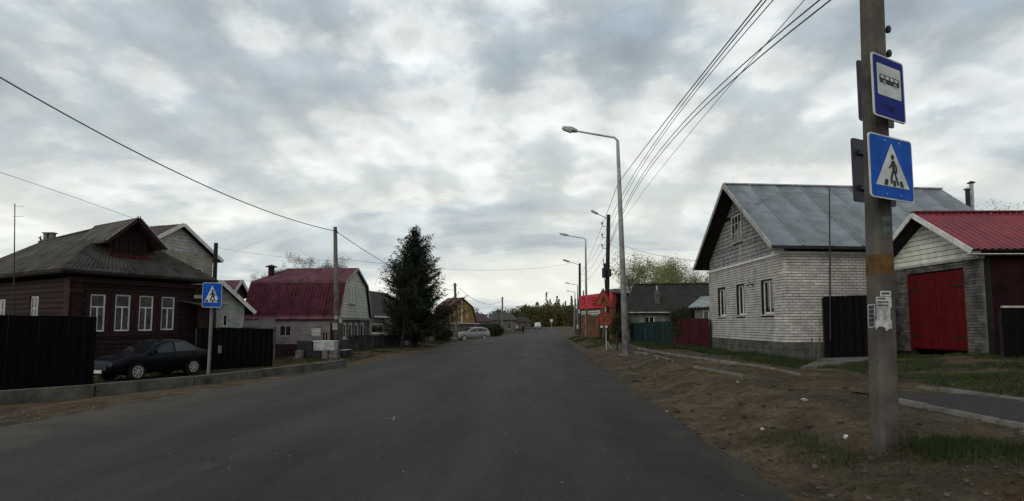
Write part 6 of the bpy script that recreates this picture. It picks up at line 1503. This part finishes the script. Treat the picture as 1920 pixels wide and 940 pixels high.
# ------------------------------------------------------------------ person walking on the left verge
def skin_body(name, material, parent, chain, loc):
    """chain: list of branches, each a list of (x, y, z, r); first vertex of a branch may reuse an earlier key"""
    me = bpy.data.meshes.new(name); vs = []; es = []; rr = []
    for br in chain:
        prev = None
        for item in br:
            if isinstance(item, int): prev = item; continue
            vs.append(item[:3]); rr.append(item[3]); i = len(vs)-1
            if prev is not None: es.append((prev, i))
            prev = i
    me.from_pydata(vs, es, []); o = bpy.data.objects.new(name, me); C.objects.link(o); me.materials.append(material)
    o.parent = parent
    md = o.modifiers.new('skin', 'SKIN'); md.use_smooth_shade = True
    for i, sv in enumerate(me.skin_vertices[0].data): sv.radius = (rr[i], rr[i]*0.85); sv.use_root = (i == 0)
    sb = o.modifiers.new('sub', 'SUBSURF'); sb.levels = 1; sb.render_levels = 1
    BASE[o.name] = BASE[parent.name]; return o
pp = at(981, 627, 95); pp.z = elev(pp.x, pp.y)+0.02
T = thing('person', 'person in dark clothes walking on the left road edge far away', 'person', pp)
b = skin_body('body', cloth_dark, T, [[(0, 0, 0.95, 0.15), (0, 0, 1.15, 0.15), (0, 0.01, 1.38, 0.17), (0, 0, 1.50, 0.07), (0, -0.02, 1.60, 0.085), (0, -0.02, 1.70, 0.09), (0, -0.01, 1.78, 0.05)],
    [0, (-0.09, 0, 0.88, 0.11), (-0.10, -0.14, 0.50, 0.075), (-0.10, -0.08, 0.10, 0.05), (-0.10, -0.24, 0.04, 0.045)], [0, (0.09, 0, 0.88, 0.11), (0.10, 0.10, 0.50, 0.075), (0.10, 0.30, 0.14, 0.05), (0.10, 0.22, 0.05, 0.045)],
    [2, (-0.19, 0.0, 1.42, 0.075), (-0.25, 0.08, 1.15, 0.055), (-0.25, -0.02, 0.92, 0.042), (-0.24, -0.06, 0.82, 0.04)], [2, (0.19, 0.0, 1.42, 0.075), (0.25, -0.06, 1.15, 0.055), (0.25, -0.20, 0.95, 0.042), (0.24, -0.25, 0.86, 0.04)]], pp)
m = MB(); 
for a in range(8):
    for e in range(4):
        def sp(i, j): th = 2*math.pi*i/8; ph = math.pi*(0.05+0.75*j/4); return pp+Vector((0.083*math.cos(th)*math.sin(ph), -0.10-0.02+0.01+0.06*math.sin(th)*math.sin(ph)+0.04, 1.66+0.10*math.cos(ph)))
        m.face([sp(a, e), sp(a+1, e), sp(a+1, e+1), sp(a, e+1)])
m.build('face', skinmat, T, smooth_=True)
# low bench left of the person
P = onground(at(973, 624, 112)); T = thing('bench', 'low dark bench at the verge left of the walking person', 'bench', P); Fb = Frame(P, RIGHT, FWD)
m = MB(Fb); m.box(-0.9, 0.9, 0, 0.4, 0.40, 0.46); m.build('seat', darkmetal, T); m = MB(Fb); m.box(-0.9, 0.9, 0.36, 0.42, 0.5, 0.85); m.build('backrest', darkmetal, T)
for x in (-0.75, 0.75): m = MB(Fb); m.box(x-0.05, x+0.05, 0.03, 0.38, -0.05, 0.399); m.build('leg', darkmetal, T)
P = onground(at(1034, 612, 190)); T = thing('far_road_sign', 'tiny white road sign at the far bend', 'traffic sign', P); m = MB(); m.tube([P, P+Vector((0, 0, 3.0))], 0.06, 6); m.build('post', galv, T); SF = SignF(P+Vector((0, -0.1, 2.7)), RIGHT); flat(SF, T, 'panel', signwhite, rrect(1.0, 1.0, 0.1), 0, 0.03)

# ------------------------------------------------------------------ trees
def leaf_tris(centers, size, rnd, n_per, spread):
    cs = np.repeat(np.asarray(centers, np.float32), n_per, axis=0); k = len(cs); rs = np.random.default_rng(rnd)
    cs = cs+rs.normal(0, spread, cs.shape).astype(np.float32); a = rs.normal(size=(k, 3)); a /= np.linalg.norm(a, axis=1)[:, None]; b = np.cross(a, rs.normal(size=(k, 3))); b /= np.linalg.norm(b, axis=1)[:, None]+1e-9
    s = (size*rs.uniform(0.6, 1.4, k))[:, None]
    v = np.empty((k, 3, 3), np.float32); v[:, 0] = cs-a*s*0.5; v[:, 1] = cs+a*s*0.5; v[:, 2] = cs+b*s*0.9
    return v.reshape(-1, 3), np.arange(k*3).reshape(-1, 3)
def tree(label, base, height, spread, rnd, leafm, barkm, levels=4, leaf=0.05, n_per=3, lspread=0.12, trunk_r=None, group=None, name='bare_tree', lean=0.0, bushy=False):
    r = random.Random(rnd); base = Vector(base); T = thing(name, label, 'tree' if not bushy else 'bush', base, group); mb = MB(); tips = []
    def grow(p, d, ln, rad, lv):
        pts = [p]; rads = [rad]; q = p.copy(); dd = d.copy(); seg = 4 if lv == levels else 3
        for s in range(seg):
            dd = (dd+Vector((r.gauss(0, 0.13), r.gauss(0, 0.13), r.gauss(0.05, 0.08)))).normalized(); q = q+dd*ln/seg; pts.append(q); rads.append(rad*(1-0.55*(s+1)/seg))
            if lv <= 1: tips.append(q.copy())
        mb.tube(pts, rads, 6 if lv == levels else (4 if lv > 1 else 3), cap=False)
        if lv == 0: return
        n = r.randint(3, 5) if lv < levels else r.randint(6, 9)
        for k in range(n):
            t = r.uniform(0.3, 1.0) if lv == levels else r.uniform(0.25, 1.0); i = min(seg-1, int(t*seg)); pos = pts[i].lerp(pts[i+1], t*seg-i)
            az = r.uniform(0, 6.28); tilt = r.uniform(0.35, 0.95)*spread; nd = (dd*math.cos(tilt)+Vector((math.cos(az), math.sin(az), 0.15))*math.sin(tilt)).normalized()
            grow(pos, nd, ln*r.uniform(0.42, 0.68), max(0.004, rads[i]*0.55), lv-1)
    stems = 1 if not bushy else 6
    for s in range(stems):
        d = Vector((lean, 0, 1)) if not bushy else Vector((r.gauss(0, 0.4), r.gauss(0, 0.4), 1)); grow(base-Vector((0, 0, 0.1)), d.normalized(), height*0.55, (trunk_r or height*0.022)*(1 if not bushy else 0.5), levels)
    mb.build('trunk', barkm, T)
    v, f = leaf_tris([tuple(t) for t in tips], leaf, rnd, n_per, lspread); soup('crown', v, f, leafm, T); return T
def spruce(label, base, height, radius, rnd, name='spruce_tree', dense=1.0, topm=needles):
    r = random.Random(rnd); base = Vector(base); T = thing(name, label, 'tree', base); mb = MB(); vs = []
    mb.tube([base-Vector((0, 0, 0.2)), base+Vector((0.05, 0, height*0.5)), base+Vector((0, 0, height*0.99))], [0.19, 0.12, 0.015], 8); mb.build('trunk', bark, T)
    tw = MB(); z = height*0.09
    while z < height*0.985:
        t = z/height; nb = int((7 if t < 0.8 else 5)*dense)
        for k in range(nb):
            az = r.uniform(0, 6.28); zz = z+r.uniform(-0.25, 0.25)
            lump = 1+0.55*noise.noise((math.cos(az)*1.4, math.sin(az)*1.4, z*0.9+3))       # whole sides of the tree stick out or fall back
            rad = radius*((1-t)**0.85)*(1.0 if t > 0.2 else 0.55+0.45*(t/0.2))
            ln = max(0.12, rad*lump*r.uniform(0.45, 1.15)+0.06)
            d = Vector((math.cos(az), math.sin(az), 0)); n = max(4, int(ln/0.10)); p0 = base+Vector((0, 0, zz)); side = Vector((-d.y, d.x, 0)); pts = []
            slope = r.uniform(-0.35, 0.15)*(1-t)+0.55*t; curl = r.uniform(0.15, 0.5)
            for i in range(n+1):
                s_ = i/n; pts.append(p0+d*ln*s_+side*ln*0.1*math.sin(s_*3+k)+Vector((0, 0, ln*(slope*s_+curl*s_*s_))))
            tw.tube([pts[0], pts[n//2], pts[n]], [0.018, 0.010, 0.004], 3, cap=False)
            for i in range(1, n+1):
                s_ = i/n; wl = 0.42*(1-0.6*s_)*min(1, ln)
                for _ in range(5):
                    q = pts[i]+Vector((r.gauss(0, 0.05), r.gauss(0, 0.05), r.gauss(0, 0.05))); sd = r.choice((-1, 1)); dr = (side*sd*r.uniform(0.2, 1)+d*r.uniform(0.0, 0.9)+Vector((0, 0, r.uniform(-0.9, 0.35)))).normalized(); l_ = wl*r.uniform(0.4, 1.1)+0.06
                    pr = dr.cross(Vector((r.gauss(0, 1), r.gauss(0, 1), r.gauss(0, 1)))).normalized()*0.026
                    vs += [q-pr, q+pr, q+dr*l_]
        z += 0.10
    tw.build('branches', bark, T)
    soup('crown', [tuple(v) for v in vs], np.arange(len(vs)).reshape(-1, 3), topm, T); return T
b = onground(at(776, 650, 33.5)); top = at(786, 430, 33.5); spruce('tall dark spruce on the left verge', b, top.z-b.z, 3.2, 4, dense=1.7)
b = onground(at(752, 655, 32.0)); tree('leafless brownish shrub tree left of the spruce', b, 6.0, 1.0, 21, browntwig, bark, 4, 0.06, 4, 0.16, 0.08, name='bare_tree')
b2 = onground(at(768, 652, 33.0)); m = MB(); m.tube([b2-Vector((0, 0, 0.2)), b2+Vector((0.05, 0, 1.2)), b2+Vector((0.1, 0.1, 3.0))], [0.09, 0.08, 0.04], 7)
T = thing('tree_stem', 'slim second stem between the shrub tree and the spruce trunk', 'tree', b2); m.build('trunk', bark, T); v, f = leaf_tris([tuple(b2+Vector((0.1, 0.1, 1.8+0.12*k))) for k in range(12)], 0.12, 5, 60, 0.32); soup('crown', v, f, needles, T)
for k, (px, dep, yt, lab) in enumerate(((525, 62, 482, 'leftmost budding tree behind the maroon roof'), (562, 66, 480, 'second budding tree behind the maroon roof'), (596, 60, 474, 'tallest budding tree behind the maroon roof'), (632, 64, 484, 'rightmost budding tree behind the maroon roof, by the pole'))):
    b = zero(at(px, 630, dep), 0.0); h = at(px, yt, dep).z; tree(lab, b, h*1.0, 0.85, 30+k, budleaf, birch, 5, 0.07, 2, 0.16, 0.13, 'budding trees behind the maroon roof', name='budding_tree')
b = zero(at(415, 630, 55), 0); tree('thin bare tree behind the outbuilding', b, 5.2, 0.8, 37, budleaf, birch, 3, 0.08, 2, 0.2, 0.08, name='bare_tree')
for k, (px, dep, yt, lab) in enumerate(((1198, 47, 487, 'leftmost yellow-green tree behind the old house'), (1232, 50, 493, 'second yellow-green tree behind the old house'), (1268, 46, 494, 'third yellow-green tree behind the old house'), (1305, 49, 497, 'yellow-green tree behind the old house nearest the brick gable'))):
    b = zero(at(px, 630, dep), 0.4); h = at(px, yt, dep).z-0.4; tree(lab, b, h*1.12, 1.0, 50+k, springleaf, birch, 4, 0.09, 8, 0.26, 0.12, 'yellow-green trees behind the old house', name='spring_tree')
for k, (px, dep, yt, lab) in enumerate(((1840, 30, 378, 'left bare tree top behind the red garage roof'), (1882, 29, 383, 'middle bare tree top behind the red garage roof'), (1915, 31, 378, 'right bare tree top behind the red garage roof'))):
    b = zero(at(px, 630, dep), 0.5); h = at(px, yt, dep).z-0.5; tree(lab, b, h, 0.8, 60+k, budleaf, bark, 4, 0.06, 2, 0.13, 0.12, 'tree tops behind the garage', name='bare_tree')
for k, (px, dep, yt, lab) in enumerate(((1161, 52, 505, 'thin bare sapling behind the roadworks sign'), (1172, 54, 520, 'thin bare sapling behind the tall lamp'))):
    b = zero(at(px, 630, dep), 0.3); tree(lab, b, at(px, yt, dep).z-0.3, 0.6, 70+k, budleaf, bark, 3, 0.06, 1, 0.12, 0.05, name='bare_tree')
tree('olive bush beside the shed behind the maroon fence', zero(at(1276, 610, 27.6), 0.4), 2.2, 0.9, 80, bushleaf, bark, 3, 0.06, 5, 0.14, 0.05, name='bush', bushy=True)
tree('dark bush at the corner of the shop', onground(at(1163, 640, 33)), 1.9, 0.9, 81, bushleaf, bark, 3, 0.06, 4, 0.14, 0.04, name='bush', bushy=True)
tree('grey-green bush before the yellow house', onground(at(828, 645, 46)), 1.3, 1.0, 82, bushleaf, bark, 3, 0.07, 5, 0.15, 0.04, name='bush', bushy=True)
tree('dark bush right of the silver crossover', onground(at(913, 638, 72)), 1.7, 1.1, 83, bushleaf, bark, 3, 0.09, 8, 0.22, 0.05, name='bush', bushy=True)
tree('dark bush left of the far poles', onground(at(928, 636, 78)), 2.0, 1.1, 84, bushleaf, bark, 3, 0.09, 8, 0.22, 0.05, name='bush', bushy=True)
for k, (px, dep, yt) in enumerate(((898, 110, 578), (930, 125, 580), (948, 135, 576), (960, 150, 582))):
    b = zero(at(px, 625, dep), -0.3); tree(['small dark tree right of the yellow house roof', 'small dark tree behind the far poles', 'taller small dark tree right of the far poles', 'small dark tree at the left forest end'][k], b, at(px, yt, dep).z+0.3, 0.9, 90+k, bushleaf, bark, 3, 0.16, 8, 0.3, 0.12, 'small far trees', name='far_tree')

# far wood: one mass of spruces and budding trees
rf_ = np.random.default_rng(5); allv = []
def far_tree(x, y, z0, h, r, conic):
    n = int(260 if conic else 300)
    t = rf_.uniform(0.05, 1, n); az = rf_.uniform(0, 6.28, n)
    prof = (1-t)**0.8 if conic else np.sqrt(np.clip(1-((t-0.55)/0.5)**2, 0, 1))
    rr = r*prof*np.sqrt(rf_.uniform(0.1, 1, n)); c = np.stack([x+rr*np.cos(az), y+rr*np.sin(az), z0+h*t], 1)
    a = rf_.normal(size=(n, 3)); a /= np.linalg.norm(a, axis=1)[:, None]; b_ = rf_.normal(size=(n, 3)); b_ /= np.linalg.norm(b_, axis=1)[:, None]; s = (rf_.uniform(0.5, 1.1, n)*(0.9 if conic else 0.75))[:, None]
    allv.append(np.stack([c-a*s*0.5, c+a*s*0.5, c+b_*s], 1).reshape(-1, 3))
k = 0; rw = random.Random(8)
while k < 330:
    px = rw.uniform(880, 1240) if k < 250 else rw.uniform(560, 1500); dep = rw.uniform(235, 330); P = at(px, 610, dep)
    if px < 972: h = rw.uniform(4, 8) if rw.random() < 0.9 else 11
    else: h = rw.uniform(9.5, 14.0)*(0.9 if px < 1010 else 1.0)
    conic = rw.random() < 0.28; h *= rw.uniform(0.95, 1.25) if conic else 0.85
    far_tree(P.x, P.y, 0.3, h, (1.6 if conic else 2.6)*rw.uniform(0.8, 1.3), conic); k += 1
for _ in range(220):   # undergrowth closing the wood at its foot
    px = rw.uniform(965, 1240); P = at(px, 610, rw.uniform(228, 250)); far_tree(P.x, P.y, -0.3, rw.uniform(6, 10.5), 3.0, False)
v = np.concatenate(allv); soup('forest', v, np.arange(len(v)).reshape(-1, 3), forestleaf, kind='stuff', label='far mixed wood closing the road', cat='forest')

# ------------------------------------------------------------------ overhead cables
def wire(label, P1, P2, rad, sag=None, through=None, n=28):
    P1, P2 = Vector(P1), Vector(P2)
    def pt(t, s): return P1.lerp(P2, t)-Vector((0, 0, 4*s*t*(1-t)))
    if through:
        def err(s):
            best = None
            for k in range(401):
                q = pt(k/400, s); dd = (q-CAMP).dot(FWD)
                if dd < 0.3: continue
                x, y = project(q); e = abs(y-through[1])
                if best is None or e < best[0]: best = (e, x-through[0])
            return abs(best[1])+ (best[0] if best[0] > 6 else 0)*5
        sag = min((err(-1.5+0.02*k), -1.5+0.02*k) for k in range(240))[1]
    m = MB(); m.tube([pt(k/n, sag) for k in range(n+1)], rad, 5); return m.build('overhead_cable', wiremat, None, label=label, cat='cable', group='overhead cables', loc=P1, smooth_=True)
NP = lambda h, dx=0.0: PB+axis_*h+RIGHT*dx
wire('upper overhead cable tied to the tall street lamp', at(1161, 341, 21.0), NP(6.0, -0.25), 0.012, through=(1428, 0))
wire('second upper overhead cable from the wooden pole', at(1139, 424, 35.8), NP(5.95, -0.2), 0.011, through=(1436, 0))
wire('third upper overhead cable from the wooden pole', at(1139, 444, 35.8), NP(5.85, -0.15), 0.009, through=(1450, 0))
wire('thin faint cable left of the lower bundle', at(1139, 462, 35.8), NP(5.5, -0.12), 0.006, through=(1508, 0))
wire('left cable of the thick lower bundle', at(1140, 466, 35.8), NP(5.35, 0.12), 0.011, through=(1530, 0))
wire('right cable of the thick lower bundle', at(1140, 472, 35.8), NP(5.25, 0.14), 0.011, through=(1538, 0))
wire('cable from the tall street lamp to the farther wooden pole', at(1160, 341, 21.0), at(1087, 520, 62.8), 0.011, sag=0.3)
for k, (ya, yb) in enumerate(((424, 505), (446, 515), (470, 525))): wire(['top', 'middle', 'bottom'][k]+' cable between the two black wooden poles', at(1139, ya, 36), at(1087, yb, 62.8), 0.011, sag=0.8)
wire('upper service cable to the brick house gable', at(1143, 450, 36), at(1316, 490, 24.2), 0.009, sag=0.25)
wire('lower service cable to the brick house gable', at(1143, 456, 36), at(1322, 503, 24.2), 0.008, sag=0.5)
wire('thick black cable crossing the sky from the left edge to the pale concrete pole', LP, at(-420, -110, 9.5), 0.020, through=(300, 309))
wire('black cable from the pale concrete pole down behind the spruce', at(636, 438, 28.95), at(853, 545, 51), 0.018, sag=0.6)
wire('thin cable from the left edge to the wooden house dormer', at(256, 412, 21.3), at(-260, 240, 12), 0.007, through=(100, 357))
wire('thin cable from the pale house to the pale concrete pole', at(396, 462, 32.4), at(629, 489, 29), 0.006, sag=0.15)
wire('thin cable crossing the road from the pale concrete pole', at(629, 484, 29), at(1086, 490, 62.8), 0.009, sag=0.9)
wire('cable from the yellow house to the far pole', at(862, 541, 52), at(942, 563, 81.8), 0.02, sag=1.1)
